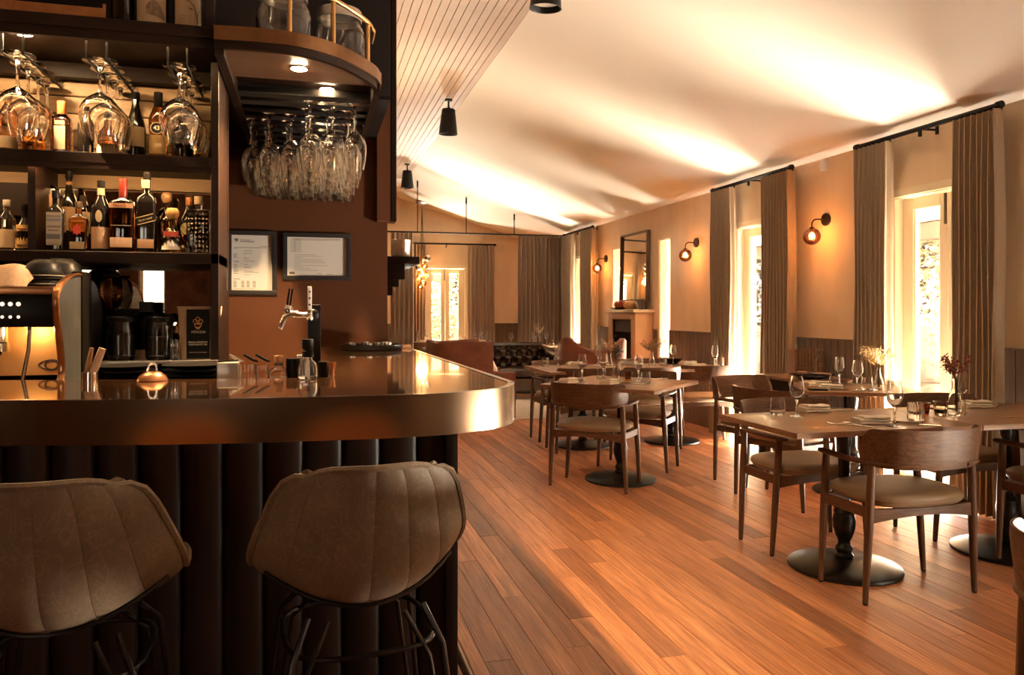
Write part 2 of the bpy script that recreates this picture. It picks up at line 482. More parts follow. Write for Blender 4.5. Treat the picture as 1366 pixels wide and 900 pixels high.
# walls with their openings
def wall_boxes(mb, a0, a1, z1, ops, put):
    ops = sorted(ops); a = a0
    for (o0, o1, b0, b1) in ops:
        put(a, o0, 0, z1)
        if b0 > 0: put(o0, o1, 0, b0)
        put(o0, o1, b1, z1); a = o1
    put(a, a1, 0, z1)
OPS_R = [(0.60, 1.60, 0, 2.13), (3.96, 4.86, 0, 2.13), (6.12, 7.04, 0, 2.13), (8.53, 8.85, 0.10, 2.16), (10.05, 10.38, 0.10, 2.16), (10.99, 11.93, 0, 2.13)]  # first opening is out of view, added to let in fill light
mb = MB(); wall_boxes(mb, YB - .2, YF + .2, 2.62, OPS_R, lambda a, b, z0, z1: mb.box(XW, 4.42, a, b, z0, z1))
wall_right = struct(mb.build('wall_right', 'plaster', smooth=0))
mb = MB(); wall_boxes(mb, 0.39, XW, 3.5, [(2.055, 2.85, 0, 2.10)], lambda a, b, z0, z1: mb.box(a, b, YF, YF + .2, z0, z1))
wall_far = struct(mb.build('wall_far', 'plaster', smooth=0))
OPS_B = [(-2.36, -1.88, .85, 1.88), (-1.70, -1.44, .85, 1.88)]
mb = MB(); wall_boxes(mb, XL, 4.42, 3.5, OPS_B, lambda a, b, z0, z1: mb.box(a, b, YB - .2, YB, z0, z1))
struct(mb.build('wall_back', 'brown_wall', smooth=0))
struct(box(1.6, XW, YB, YB + .02, 0, 3.3).build('wall_back', 'plaster', smooth=0))  # unseen pale facing over part of the wall, added to bounce light forward
struct(box(XL - .2, XL, YB - .2, 4.3, -.02, 3.5).build('wall_left', 'brown_wall', smooth=0))
wall_bar = struct(box(XL, 0.39, 4.07, YF + .2, -.02, 3.5).build('wall_bar', 'brown_wall', smooth=0))
box(0.33, 0.405, 4.025, 4.12, 1.735, 3.38).build('corner_post', 'brown_wall', wall_bar, smooth=0, bevel=0.003, seg=1)
box(0.405, 0.432, 4.02, 4.12, 1.735, 3.38).build('edge_trim', 'dark_wood_v', wall_bar, smooth=0, bevel=0.002, seg=1)

# beadboard dado below the plaster
def dado(parent, spans, horizontal, name='beadboard'):
    mb = MB(); cap = MB(); rnd2 = random.Random(3)
    for a0, a1 in spans:
        n = max(1, round((a1 - a0) / 0.088)); w = (a1 - a0) / n
        for i in range(n):
            p = a0 + i * w + .0035; q = a0 + (i + 1) * w - .0035; t = 0.016 + rnd2.uniform(0, .0015)
            if horizontal: mb.box(p, q, YF - t, YF, 0.0, 1.03)
            else: mb.box(XW - t, XW, p, q, 0.0, 1.03)
        if horizontal: cap.box(a0, a1, YF - .024, YF, 1.03, 1.042)
        else: cap.box(XW - .024, XW, a0, a1, 1.03, 1.042)
    tag(mb.build(name, 'wainscot', parent, smooth=0), kind='stuff')
    bk = MB()
    for a0, a1 in spans: bk.box(*((a0, a1, YF - .006, YF) if horizontal else (XW - .006, XW, a0, a1)), 0, 1.03)
    bk.build('dado_backing', cm((.045, .026, .014), .8), parent, smooth=0)
    cap.build('cap_rail', 'wainscot', parent, smooth=0)
dado(wall_right, [(1.67, 3.89), (4.92, 6.06), (7.10, 8.53), (8.85, 8.98), (9.90, 10.05), (10.38, 10.93), (11.99, YF)], False)
dado(wall_far, [(0.39, 1.995), (2.91, XW - .03)], True)

# glazed French doors
def french_door(name, w, h, loc, rz, bolt=True):
    d = bpy.data.objects.new(name, None); COL.objects.link(d); d.location = loc; d.rotation_euler = (0, 0, rz); struct(d)
    fr = MB()
    a = 0.055
    fr.box(-w / 2 - a, -w / 2 + .02, -.018, 0.0, 0, h + a - .02).box(w / 2 - .02, w / 2 + a, -.018, 0.0, 0, h + a - .02).box(-w / 2 + .02, w / 2 - .02, -.018, 0.0, h - .02, h + a - .02)
    fr.box(-w / 2, -w / 2 + .03, 0, .20, 0, h).box(w / 2 - .03, w / 2, 0, .20, 0, h).box(-w / 2 + .03, w / 2 - .03, 0, .20, h - .03, h)
    fr.box(-w / 2 + .03, w / 2 - .03, 0, .2, 0, .012)
    fr.build('door_frame', 'door_paint', d, smooth=0)
    for s in (-1, 1):
        lf = MB(); x0, x1 = sorted((s * .002, s * (w / 2 - .032)))
        so = .10; sm = .066; tr = .085; brl = .20; y0, y1 = .07, .112; ht = h - .034
        L, Rr = (so, sm) if s < 0 else (sm, so)
        lf.box(x0, x0 + L, y0, y1, .014, ht).box(x1 - Rr, x1, y0, y1, .014, ht)
        lf.box(x0 + L, x1 - Rr, y0, y1, .014, .014 + brl).box(x0 + L, x1 - Rr, y0, y1, ht - tr, ht)
        g0, g1 = x0 + L, x1 - Rr
        for q in ((g0, g0 + .012), (g1 - .012, g1)): lf.box(q[0], q[1], y0 + .008, y1 - .008, .014 + brl, ht - tr)
        leaf = lf.build('door_leaf', 'door_paint', d, smooth=0, bevel=.003, seg=1)
        box(g0 + .002, g1 - .002, .088, .094, .014 + brl, ht - tr).build('pane', 'pane', leaf, smooth=0)
        if s < 0 and bolt:
            MB().box(-.022, -.008, .058, .071, ht - .22, ht - .005).build('bolt', cm((.16, .10, .06), .4, .8), leaf)
    return d
for i, (a, b) in enumerate([(0.60, 1.60), (3.96, 4.86), (6.12, 7.04), (10.99, 11.93)]):  # first door is unseen and hangs in the added fill light opening
    french_door('door_%d' % (i + 1), b - a, 2.13, (XW, (a + b) / 2, 0), R(-90))
french_door('door_5', .795, 2.10, (2.4525, YF, 0), 0)
for i, (a, b) in enumerate([(8.53, 8.85), (10.05, 10.38)]):
    w = bpy.data.objects.new('window_%d' % (i + 1), None); COL.objects.link(w); struct(w)
    f = MB().box(XW + .012, XW + .04, a, a + .012, .10, 2.16).box(XW + .012, XW + .04, b - .012, b, .10, 2.16).box(XW + .012, XW + .04, a + .012, b - .012, .10, .115).box(XW + .012, XW + .04, a + .012, b - .012, 2.148, 2.16)
    f.build('window_frame', 'door_paint', w, smooth=0)
    box(XW + .022, XW + .028, a + .012, b - .012, .115, 2.148).build('pane', 'pane', w, smooth=0)
for i, (a, b, z0, z1) in enumerate(OPS_B):
    w = bpy.data.objects.new('window_%d' % (i + 3), None); COL.objects.link(w); struct(w)
    MB().box(a, a + .03, YB - .12, YB - .07, z0, z1).box(b - .03, b, YB - .12, YB - .07, z0, z1).box(a + .03, b - .03, YB - .12, YB - .07, z1 - .04, z1).box(a + .03, b - .03, YB - .12, YB - .07, z0, z0 + .04).build('window_frame', 'door_paint', w, smooth=0)
    box(a + .03, b - .03, YB - .098, YB - .092, z0 + .04, z1 - .04).build('pane', 'pane', w, smooth=0)

# timber mantel shelf on the chimney breast beyond the bar wall
chim = struct(box(0.39, 0.60, 6.3, 8.4, 0, 3.38).build('wall_chimney', 'plaster', smooth=0))
mant = thing('mantel_shelf', 'dark chunky timber mantel shelf on stepped brackets past the bar wall', 'mantel', (0.60, 6.3, 0))
box(0, .262, -.02, 2.1, 1.657, 1.715).build('shelf_board', 'dark_wood', mant, bevel=.004, smooth=30)
for nm, x, z0, z1 in (('bracket', .145, 1.532, 1.657), ('bracket', .095, 1.47, 1.532), ('bracket', .045, 1.40, 1.47)):
    for yy in (0.0, 1.9): box(0, x, yy, yy + .16, z0, z1).build(nm, 'dark_wood', mant, bevel=.004, smooth=30)
lan = thing('metal_bucket', 'hammered silver metal bucket standing on the dark mantel shelf', 'bucket', (.73, 6.42, 1.715))
MB().lathe([(.068, 0), (.072, .01), (.077, .142), (.080, .146), (.074, .146), (.066, .012), (0, .012)], 20).build('bucket_body', mottled('hammered tin', (.62, .55, .45), (.42, .36, .29), 26, .3, .3, metal=.9), lan)
MB().tube([(.079 * math.cos(a), .079 * math.sin(a), .144) for a in [2 * PI * i / 20 for i in range(20)]], .003, 6, True).build('bucket_rim', 'steel', lan)

# ----------------------------------------------------------------- outside
ground = struct(box(-40, 60, -40, 70, -.6, -.13).build('ground', 'outside_ground', smooth=0))
struct(MB().box(4.42, 6.9, -4, 15.5, -.13, -.01).box(-1, 4.42, YF + .2, 15.8, -.13, -.01).build('terrace_floor', 'deck', smooth=0))
ver = thing('veranda', 'timber edged veranda roof over the terrace outside the doors', 'veranda', (6.3, 0, 0))
box(-1.88, .14, -4, 15.2, 2.22, 2.28).build('roof', cm((.80, .74, .64), .8), ver, smooth=0)
box(-.04, .08, -4, 15.2, 2.03, 2.2).build('beam', cm((.050, .036, .024), .7), ver, smooth=0)
for yy in (-3.6, 1.9, 8.1, 14.4): box(-.03, .07, yy - .05, yy + .05, -.01, 2.03).build('post', cm((.050, .036, .024), .7), ver, smooth=0)

def tree(i, x, y, h, rad, label, mat, nleaf, low=0.25):
    rg = random.Random(100 + i)
    t = thing('tree', label, 'tree', (x, y, -.13), rg.uniform(0, 6), 'trees outside')
    pts = [(0, 0, 0)]
    for k in range(1, 6): pts.append((pts[-1][0] + rg.uniform(-.05, .05) * h / 5, pts[-1][1] + rg.uniform(-.05, .05) * h / 5, h * .85 * k / 5))
    tm = MB().tube(pts, [h * .026 * (1 - k * .15) for k in range(6)], 8)
    for k in range(7):
        b = Vector(pts[2 + k % 3]); a = rg.uniform(0, 6.28)
        e = b + Vector((math.cos(a) * rad * .8, math.sin(a) * rad * .8, rg.uniform(.15, .5) * h * .4))
        tm.tube([b, (b + e) / 2 + Vector((0, 0, .05 * h)), e], [h * .010, h * .006, h * .002], 5)
    tm.build('trunk', 'bark', t)
    lm = MB()
    ncl = 26
    cl = []
    for k in range(ncl):
        a = rg.uniform(0, 6.28); z = rg.uniform(low, 1.0); rr = rad * math.sqrt(rg.random()) * (1.1 - .55 * max(0, z - .4))
        cl.append((rr * math.cos(a), rr * math.sin(a), z * h))
    for k in range(int(nleaf * 2.2)):
        c = cl[rg.randrange(ncl)]; s = rad * .34
        p = Vector((c[0] + rg.gauss(0, s), c[1] + rg.gauss(0, s), c[2] + rg.gauss(0, s * .8)))
        if p.z < .3: continue
        d1 = Vector((rg.gauss(0, 1), rg.gauss(0, 1), rg.gauss(0, 1))).normalized(); d2 = d1.orthogonal().normalized()
        L = rg.uniform(.045, .085) * (h / 4) ** .5
        lm.add([p - d1 * L, p + d2 * L * .5, p + d1 * L, p - d2 * L * .5], [(0, 1, 2, 3)])
    tag(lm.build('foliage', mat, t, smooth=0, fix=False), kind='stuff')
    return t
TR = [(10.5, 9.0, 4.6, 1.5, 'yellow leaved tree seen through the nearest glazed door', 'leaf_y', 2600),
      (15.5, 11.0, 8.0, 1.7, 'tall grey trunked tree in the wood outside the nearest door', 'leaf_g', 1500),
      (17.0, 13.8, 9.0, 1.9, 'slender grey tree deep in the wood behind the yellow one', 'leaf_g', 1500),
      (14.0, 12.6, 7.5, 1.6, 'pale grey tree standing between two taller ones', 'leaf_g', 1300),
      (19.5, 15.0, 9.5, 2.2, 'tallest grey tree at the back of the wood', 'leaf_g', 1500),
      (9.4, 13.6, 6.0, 1.5, 'dark leaved tree outside the middle glazed door', 'leaf_g', 1800),
      (12.0, 15.5, 8.0, 1.8, 'tall tree behind the terrace corner post', 'leaf_g', 1500),
      (2.72, 18.4, 4.4, .55, 'bright yellow tree outside the far glazed doors', 'leaf_y', 1500),
      (3.32, 18.9, 2.0, .42, 'low yellow tree in the lower right far door pane', 'leaf_y', 900),
      (3.1, 24.0, 7.5, 2.2, 'dark tree behind the yellow trees at the far doors', 'leaf_g', 5200),
      (5.4, 24.5, 7.5, 2.3, 'dark bushy tree right behind the far yellow trees', 'leaf_g', 5200),
      (.6, 25.0, 7.0, 2.2, 'dark tree left behind the far yellow tree', 'leaf_g', 3200)]
for i, a in enumerate(TR): tree(i, *a, low=.06 if a[0] < 4 else .25)
def shrub(i, x, y, r, label, mat, n=900):
    rg = random.Random(300 + i); t = thing('shrub', label, 'shrub', (x, y, -.13), 0, 'shrubs outside')
    lm = MB(); st = MB()
    for k in range(7):
        a = k * .9; st.tube([(0, 0, 0), (math.cos(a) * r * .6, math.sin(a) * r * .6, r * .9)], [.012, .004], 5)
    for k in range(n):
        p = Vector((rg.gauss(0, r * .42), rg.gauss(0, r * .42), abs(rg.gauss(r * .55, r * .35))))
        d1 = Vector((rg.gauss(0, 1), rg.gauss(0, 1), rg.gauss(0, 1))).normalized(); d2 = d1.orthogonal().normalized(); L = rg.uniform(.03, .07)
        lm.add([p - d1 * L, p + d2 * L * .5, p + d1 * L, p - d2 * L * .5], [(0, 1, 2, 3)])
    st.build('stems', 'bark', t); tag(lm.build('foliage', mat, t, smooth=0, fix=False), kind='stuff')
shrub(0, 2.0, 16.9, .55, 'pale shrub low against the far glazed doors', 'leaf_y')
shrub(1, 3.5, 17.2, .55, 'low yellow shrub below the right far door pane', 'leaf_y')
shrub(2, 8.4, 7.6, .55, 'straw coloured shrub outside the nearest glazed door', 'leaf_y')
shrub(3, 8.8, 11.6, .6, 'grey green shrub beyond the terrace edge', 'leaf_g')

# ----------------------------------------------------------------- curtains and their rods
def curtain(name, label, p0, p1, z0, z1, nf, amp, mat='curtain', group=None, seed=0):
    rg = random.Random(seed)
    ph = [rg.uniform(-.5, .5) for _ in range(nf + 2)]; am = [rg.uniform(.6, 1.15) for _ in range(nf + 2)]
    P0 = Vector(p0); P1 = Vector(p1); d = (P1 - P0); L = d.length; d.normalize(); nn = Vector((-d.y, d.x))
    nu = nf * 10 + 1
    def fn(u, v):
        k = u * nf; i = int(min(k, nf - 1e-6))
        a = am[i] * (1 - (k - i)) + am[i + 1] * (k - i)
        w = math.sin(2 * PI * k) * a; w = math.copysign(abs(w) ** .55, w)
        spread = 1.0 + .015 * (1 - v)
        off = amp * w * (1 + .25 * (1 - v)) + .006 * math.sin(9 * v + 5 * ph[i])
        s = (u - .5) * L * spread + L / 2 + .012 * math.sin(4 * PI * k) * (1 - .3 * v) + .004 * math.sin(7 * v + i)
        q = P0 + d * s + nn * off
        return (q.x, q.y, z0 + v * (z1 - z0))
    t = thing(name, label, 'curtain', (0, 0, 0), 0, group)
    MB().grid(fn, nu, 18).build('drape', mat, t, smooth=80, fix=False)
    mb = MB()
    for k in range(nf + 1):
        q = P0 + d * (L * k / nf)
        mb.tube([(q.x - .004, q.y, z1 - .01), (q.x - .004, q.y, z1 + .012)], .004, 5)
    tag(mb.build('hooks', 'black_metal', t), kind='stuff')
    return t
ZR = 2.525; XR = 4.055
def rod(label, y0, y1):
    t = thing('curtain_rod', label, 'curtain rod', (XR, (y0 + y1) / 2, ZR), 0, 'black curtain rods on the window wall')
    L = (y1 - y0) / 2
    MB().tube([(0, -L, 0), (0, L, 0)], .0165, 10).build('pole', 'black_metal', t)
    for s in (-1, 1): MB().lathe([(.0, -.02), (.022, -.02), (.024, -.012), (.024, .012), (.022, .02), (0, .02)], 12).build('finial', 'black_metal', t, loc=(0, s * L, 0)).rotation_euler = (R(90), 0, 0)
    for yy in (-L + .18, 0, L - .18): MB().tube([(0, yy, -.002), (XW - XR, yy, -.002)], .008, 6).box(-.010, .010, yy - .008, yy + .008, -.055, 0).box(XW - XR - .008, XW - XR, yy - .012, yy + .012, -.03, .03).build('bracket', 'black_metal', t)
rod('black curtain rod above the nearest glazed door', 3.795, 5.06)
rod('black curtain rod above the second glazed door', 5.90, 7.25)
rod('black curtain rod above the glazed door past the fireplace', 10.79, 12.13)
cg = 'linen curtains on the window wall'
XC = XR
curtain('curtain', 'right linen curtain of the nearest glazed door, by the frame edge', (XC, 3.775), (XC, 4.125), .015, 2.50, 8, .052, group=cg, seed=1)
curtain('curtain', 'left linen curtain of the nearest glazed door, inner edge sunlit', (XC, 4.70), (XC, 5.06), .015, 2.50, 8, .052, group=cg, seed=2)
curtain('curtain', 'right linen curtain of the second door, beside the amber wall lamp', (XC, 5.875), (XC, 6.31), .015, 2.50, 9, .052, group=cg, seed=3)
curtain('curtain', 'left linen curtain of the second door, near the narrow slot window', (XC, 6.83), (XC, 7.255), .015, 2.50, 9, .052, group=cg, seed=4)
curtain('curtain', 'right linen curtain of the glazed door past the fireplace', (XC, 10.72), (XC, 11.24), .015, 2.50, 10, .052, group=cg, seed=5)
curtain('curtain', 'left linen curtain of the glazed door past the fireplace', (XC, 11.64), (XC, 12.14), .015, 2.50, 10, .052, group=cg, seed=6)
t = thing('curtain_rod', 'black curtain rod above the far glazed doors', 'curtain rod', (2.6, YF - .13, 2.52))
MB().tube([(-.77, 0, 0), (.77, 0, 0)], .016, 10).build('pole', 'black_metal', t)
for s in (-1, 1): MB().ball((0, 0, 0), .024, 10, 8).build('finial', 'black_metal', t, loc=(s * .77, 0, 0))
for xx in (-.6, -.15, .6): MB().tube([(xx, 0, 0), (xx, .06, -.05), (xx, .13, -.05)], .009, 6).build('bracket', 'black_metal', t)
curtain('curtain', 'left linen curtain beside the far glazed doors', (1.83, YF - .13), (2.06, YF - .13), .015, 2.495, 4, .045, group='curtains of the far doors', seed=7)
curtain('curtain', 'right linen curtain beside the far glazed doors', (2.86, YF - .13), (3.36, YF - .13), .015, 2.495, 7, .05, group='curtains of the far doors', seed=8)
# dividing curtain track hung from the raked ceiling
t = thing('curtain_track', 'long black curtain track hanging on thin stems across the room', 'curtain track', (0, 12.2, 2.52))
box(0.40, 4.12, -.012, .012, -.012, .012).build('rail', 'black_metal', t, smooth=0)
for x in (1.641, 2.426, 3.224): MB().tube([(x, 0, .01), (x, 0, zc(x) - 2.52)], .008, 6).tube([(x, 0, zc(x) - 2.52 - .1), (x, 0, zc(x) - 2.52)], .013, 8).build('stem', 'black_metal', t)
curtain('curtain', 'gathered brown dividing curtain at the window end of the ceiling track', (3.29, 12.2), (4.05, 12.2), .015, 2.505, 11, .05, 'curtain2', 'dividing curtains on the track', 9)
curtain('curtain', 'gathered dividing curtain at the mantel end of the ceiling track', (1.22, 12.2), (1.575, 12.2), .015, 2.505, 5, .05, 'curtain', 'dividing curtains on the track', 10)

# ================================================================= THE BAR
ZC = 1.08
front = smooth_poly([(-1.9, 1.90), (-1.2, 1.88), (-0.636, 1.857), (-0.483, 1.825), (-0.331, 1.795), (-0.179, 1.773), (0.01, 1.757), (0.164, 1.752), (0.30, 1.768), (0.404, 1.815), (0.461, 1.862), (0.500, 1.925), (0.519, 1.99), (0.523, 2.08), (0.510, 2.886), (0.490, 4.06)], 4)
inner = [(.085, 4.06), (.076, 3.946), (.050, 2.27), (-.03, 2.285), (-.232, 2.305), (-.533, 2.362), (-.827, 2.415), (-1.9, 2.52)]
top = thing('bar_countertop', 'glossy dark timber bar top with a rounded bronze edge', 'bar top', (0, 0, 0))
MB().prism(front + inner, 1.04, ZC).build('top_slab', 'counter', top, smooth=30, bevel=.002, seg=1)
def offset(pts, d):
    out = []
    for i in range(len(pts)):
        a = Vector(pts[max(i - 1, 0)]); b = Vector(pts[min(i + 1, len(pts) - 1)]); t = (b - a).normalized()
        out.append((pts[i][0] + t.y * d, pts[i][1] - t.x * d))
    return out
ob = offset(front, .006); ib = offset(front, -.012)
mb = MB(); n = len(ob)
v = [(x, y, z) for (x, y), z in [(p, .985) for p in ob] + [(p, ZC + .0015) for p in ob] + [(p, ZC + .0015) for p in ib] + [(p, .985) for p in ib]]
f = []
for i in range(n - 1):
    for k in range(4):
        a = k * n; b = ((k + 1) % 4) * n
        f.append((a + i, a + i + 1, b + i + 1, b + i))
mb.add(v, f).build('edge_band', 'bronze', top, smooth=50)

base = thing('serving_bar', 'dark bar front of rounded upright battens with a foot rail', 'bar', (0, 0, 0))
MB().prism([(-1.9, 2.0), (.345, 2.0), (.345, 4.06), (.12, 4.06), (.12, 2.2), (-1.9, 2.2)], 0, 1.04).build('carcass', 'dark_wood_v', base, smooth=0)
prof = [(-.0455, .022), (-.0455, .004)] + [(-.0435 + .087 * i / 8, -.001 - .010 * math.sin(PI * i / 8) ** .8) for i in range(9)] + [(.0455, .004), (.0455, .022)]
bat = MB().prism(prof, .05, 1.035).mesh('batten', 50)
for i in range(23): mk('batten', bat, 'dark_wood_v', base, (.312 - i * .0935, 1.978, 0))
for i in range(21): mk('batten', bat, 'dark_wood_v', base, (.367, 2.035 + i * .0935, 0), R(90))
box(.335, .368, 1.958, 1.99, .05, 1.035).build('corner_batten', 'dark_wood_v', base, bevel=.004, smooth=40)
box(-1.9, .37, 1.99, 2.0, 0, .06).build('kick_board', 'black_plastic', base, smooth=0)
MB().tube([(-1.9, 1.90, .25), (.38, 1.90, .25)] + [(.38 + .05 * math.sin(a), 1.95 - .05 * math.cos(a), .25) for a in (.3, .7, 1.1, 1.4)] + [(.43, 1.96, .25), (.43, 4.03, .25)], .0165, 10).build('foot_rail', 'bronze', base)
for p in ((.43, 2.5), (.43, 3.6)): MB().tube([(p[0], p[1], .25), (.375, p[1], .25)], .009, 6).build('rail_bracket', 'bronze', base)
for x in (-1.4, -.6, .2): MB().tube([(x, 1.90, .25), (x, 1.96, .25)], .009, 6).build('rail_bracket', 'bronze', base)

# bar stools
def rounded_panel(name, mat, parent, s0, s1, fn, nu=7, nv=22, thick=.010, puff=.0022):
    """a leather panel that follows the shell surface fn(s,t) -> (point, normal)"""
    def outer(u, v_):
        p, nn = fn(s0 + (s1 - s0) * u, v_); e = (1 - abs(2 * u - 1) ** 4)
        return p + nn * (puff * e)
    def inn(u, v_):
        p, nn = fn(s0 + (s1 - s0) * u, v_); return p - nn * thick
    mb = MB(); A = [outer(i / (nu - 1), j / (nv - 1)) for j in range(nv) for i in range(nu)]
    B = [inn(i / (nu - 1), j / (nv - 1)) for j in range(nv) for i in range(nu)]
    f = []
    o = nu * nv
    for j in range(nv - 1):
        for i in range(nu - 1):
            a = j * nu + i; f.append((a, a + 1, a + nu + 1, a + nu)); f.append((o + a, o + a + nu, o + a + nu + 1, o + a + 1))
    for i in range(nu - 1):
        f.append((i, o + i, o + i + 1, i + 1)); k = (nv - 1) * nu; f.append((k + i, k + i + 1, o + k + i + 1, o + k + i))
    for j in range(nv - 1):
        a = j * nu; f.append((a, a + nu, o + a + nu, o + a)); a = j * nu + nu - 1; f.append((a, o + a, o + a + nu, a + nu))
    return mb.add(A + B, f).build(name, mat, parent, smooth=50)
def shell_pt(s, t):
    cy = [(-.205, 1.000), (-.203, .985), (-.196, .94), (-.183, .88), (-.168, .82), (-.15, .775), (-.118, .742), (-.06, .722), (.06, .712), (.16, .716), (.205, .722)]
    hw = [.112, .140, .163, .178, .192, .199, .201, .198, .19, .178, .160]
    x = t * (len(cy) - 1); i = min(int(x), len(cy) - 2); q = x - i
    def cr(a):
        p0 = a[max(i - 1, 0)]; p1 = a[i]; p2 = a[i + 1]; p3 = a[min(i + 2, len(a) - 1)]
        return .5 * (2 * p1 + (p2 - p0) * q + (2 * p0 - 5 * p1 + 4 * p2 - p3) * q * q + (3 * p1 - p0 - 3 * p2 + p3) * q ** 3)
    y = cr([c[0] for c in cy]); z = cr([c[1] for c in cy]); w = cr(hw)
    bend = s * s
    kb = max(0, 1 - abs(t - .55) / .55)
    y += bend * (.045 + .055 * kb); z += bend * (.075 * math.sin(min(t, .62) / .62 * PI / 2) ** 2 if t < .62 else .075 * (1 - .45 * (t - .62) / .38)) * (1 if t > .25 else t / .25)
    z -= .016 * abs(s) ** 5 * max(0, 1 - t / .14)
    return Vector((s * w, y, z))
def shell(s, t):
    e = 1e-3
    p = shell_pt(s, t); du = shell_pt(min(s + e, 1), t) - shell_pt(max(s - e, -1), t); dv = shell_pt(s, min(t + e, 1)) - shell_pt(s, max(t - e, 0))
    n = du.cross(dv)
    n = n.normalized() if n.length > 1e-9 else Vector((0, -1, 0))
    if (n.y > 0 and t < .4) or (n.z > 0 and t > .55): n = -n
    if .4 <= t <= .55 and n.y - n.z * 0 > 0 and n.z > 0: n = -n
    return p, n
M['stool_metal'] = plain('black steel rod', (.035, .028, .024), .3, .9)
stool = thing('bar_stool', 'worn olive leather bar stool nearest the end of the bar', 'bar stool', (.089, 1.545, 0), R(6), 'bar stools at the bar')
cuts = [-1, -.70, -.36, 0, .36, .70, 1]
for a, b in zip(cuts[:-1], cuts[1:]): rounded_panel('leather_panel', 'stool_out', stool, a + .0015, b - .0015, shell)
def liner(s, t):
    p, n = shell(s * .955, .09 + t * .90); return p - n * .019, -n
rounded_panel('inner_lining', 'stool_in', stool, -1, 1, liner, 17, 22, .008, .004)
edge = [shell(-1, t / 14) for t in range(15)]
rim = [p for p, n in [shell(-1 + i / 6, 0) for i in range(12)] + [shell(1, t / 14) for t in range(15)] + [shell(1 - i / 6, 1) for i in range(1, 12)] + [shell(-1, 1 - t / 14) for t in range(15)]]
MB().tube(rim, .0065, 6, True).build('piping', 'stool_out', stool)
for sx in (-1, 1):
    for sy in (-1, 1):
        a = (sx * .105, sy * .105 - .005, .70 if sy > 0 else .722); b = (sx * .135, sy * .14, .655); c = (sx * .205, sy * .20, .006)
        MB().tube([a, b, c], .0058, 8).tube([(a[0] - sx * .035, a[1], a[2] - .01), (b[0] - sx * .025, b[1], b[2] - .02), c], .0048, 8).build('leg', 'stool_metal', stool)
def ring(z, rx, ry, n=24, y0=0.0): return [(rx * math.copysign(abs(math.cos(a)) ** .6, math.cos(a)), y0 + ry * math.copysign(abs(math.sin(a)) ** .6, math.sin(a)), z) for a in [2 * PI * i / n for i in range(n)]]
MB().tube(ring(.655, .14, .145), .0052, 8, True).build('seat_ring', 'stool_metal', stool)
MB().tube(ring(.28, .185, .185), .0052, 8, True).build('foot_ring', 'stool_metal', stool)
MB().tube([shell(s / 8, .60)[0] + Vector((0, -.004, -.006)) for s in range(-7, 8)], .004, 6).build('seat_hoop', 'stool_metal', stool)
dup(stool, 'worn olive leather bar stool further along the bar, tan lining showing', (-.425, 1.545, 0), R(2))

# shelving behind the bar
SX0 = -1.75
sh = thing('bottle_shelving', 'dark timber bottle shelving with mirrored back behind the bar', 'shelving', (0, 0, 0))
box(-.321, -.295, 2.74, 3.0, 1.09, 2.10).build('side_post', 'dark_wood_v', sh, smooth=30, bevel=.002, seg=1)
box(-.318, -.290, 2.575, 2.62, 2.16, 3.36).build('upper_post', 'dark_wood_v', sh, smooth=30, bevel=.002, seg=1)
box(SX0, -.321, 2.74, 3.0, 1.746, 1.781).build('shelf_board', 'dark_wood', sh, smooth=30, bevel=.002, seg=1)
box(SX0, -.295, 2.74, 3.0, 1.427, 1.463).build('shelf_board', 'dark_wood', sh, smooth=30, bevel=.002, seg=1)
box(SX0, -.293, 2.57, 3.0, 2.124, 2.158).build('deck_board', 'dark_wood', sh, smooth=30, bevel=.002, seg=1)
MB().box(SX0, -.293, 2.58, 2.60, 2.094, 2.124).box(SX0, -.293, 2.95, 3.0, 2.075, 2.124).build('deck_apron', 'dark_wood', sh, smooth=0)
box(-.868, -.846, 2.76, 3.0, 1.463, 1.746).build('divider', 'dark_wood_v', sh, smooth=0)
for k in range(5):
    z0 = 1.781 + k * .060
    box(SX0, -.321, 3.0, 3.014, z0 + .002, z0 + .058).build('backing_board', 'rustic', sh, smooth=30, bevel=.002, seg=1)
box(SX0, -.321, 3.0, 3.012, 1.463, 1.746).build('back_mirror', 'antique', sh, smooth=0)
box(SX0, -.295, 3.0, 3.012, 1.09, 1.427).build('back_mirror', 'antique', sh, smooth=0)
box(SX0, -.295, 3.016, 3.06, .0, 2.16).build('back_sheet', 'dark_wood_v', sh, smooth=0)
box(SX0, -.32, 2.985, 2.998, 1.70, 1.746).build('cornice_strip', 'rustic', sh, smooth=0)
def led(y, z, x0, x1, e, rx=R(0)):
    o = box(x0, x1, y - .004, y + .004, z - .004, z).build('light_strip', M['ledglow'], sh, smooth=0)
    d = bpy.data.lights.new('strip_light', 'AREA'); d.shape = 'RECTANGLE'; d.size = x1 - x0; d.size_y = .02; d.energy = e; d.color = (1, .60, .26)
    l = bpy.data.objects.new('strip_light', d); COL.objects.link(l); l.location = ((x0 + x1) / 2, y, z - .006); l.rotation_euler = (rx, 0, 0); l.parent = sh
M['ledglow'] = emit('warm led strip', (1, .62, .28), 5)
box(SX0, -.321, 2.742, 2.752, 1.728, 1.746).build('lip', 'dark_wood', sh, smooth=0)
led(2.760, 1.7455, SX0, -.34, .75, R(20))
led(2.608, 2.1235, SX0, -.34, .75, R(25))
cab = thing('upper_cabinet', 'almost black cabinet above the bar canopy', 'cabinet', (0, 0, 0))
box(SX0, .33, 3.30, 4.06, 2.165, 3.375).build('carcass', cm((.008, .005, .004), .6), cab, smooth=0)
for i in range(4): box(SX0 + .52 * i + .004, SX0 + .52 * (i + 1) - .004, 3.28, 3.30, 2.18, 3.36).build('door', cm((.010, .006, .005), .5), cab, bevel=.003, smooth=30)

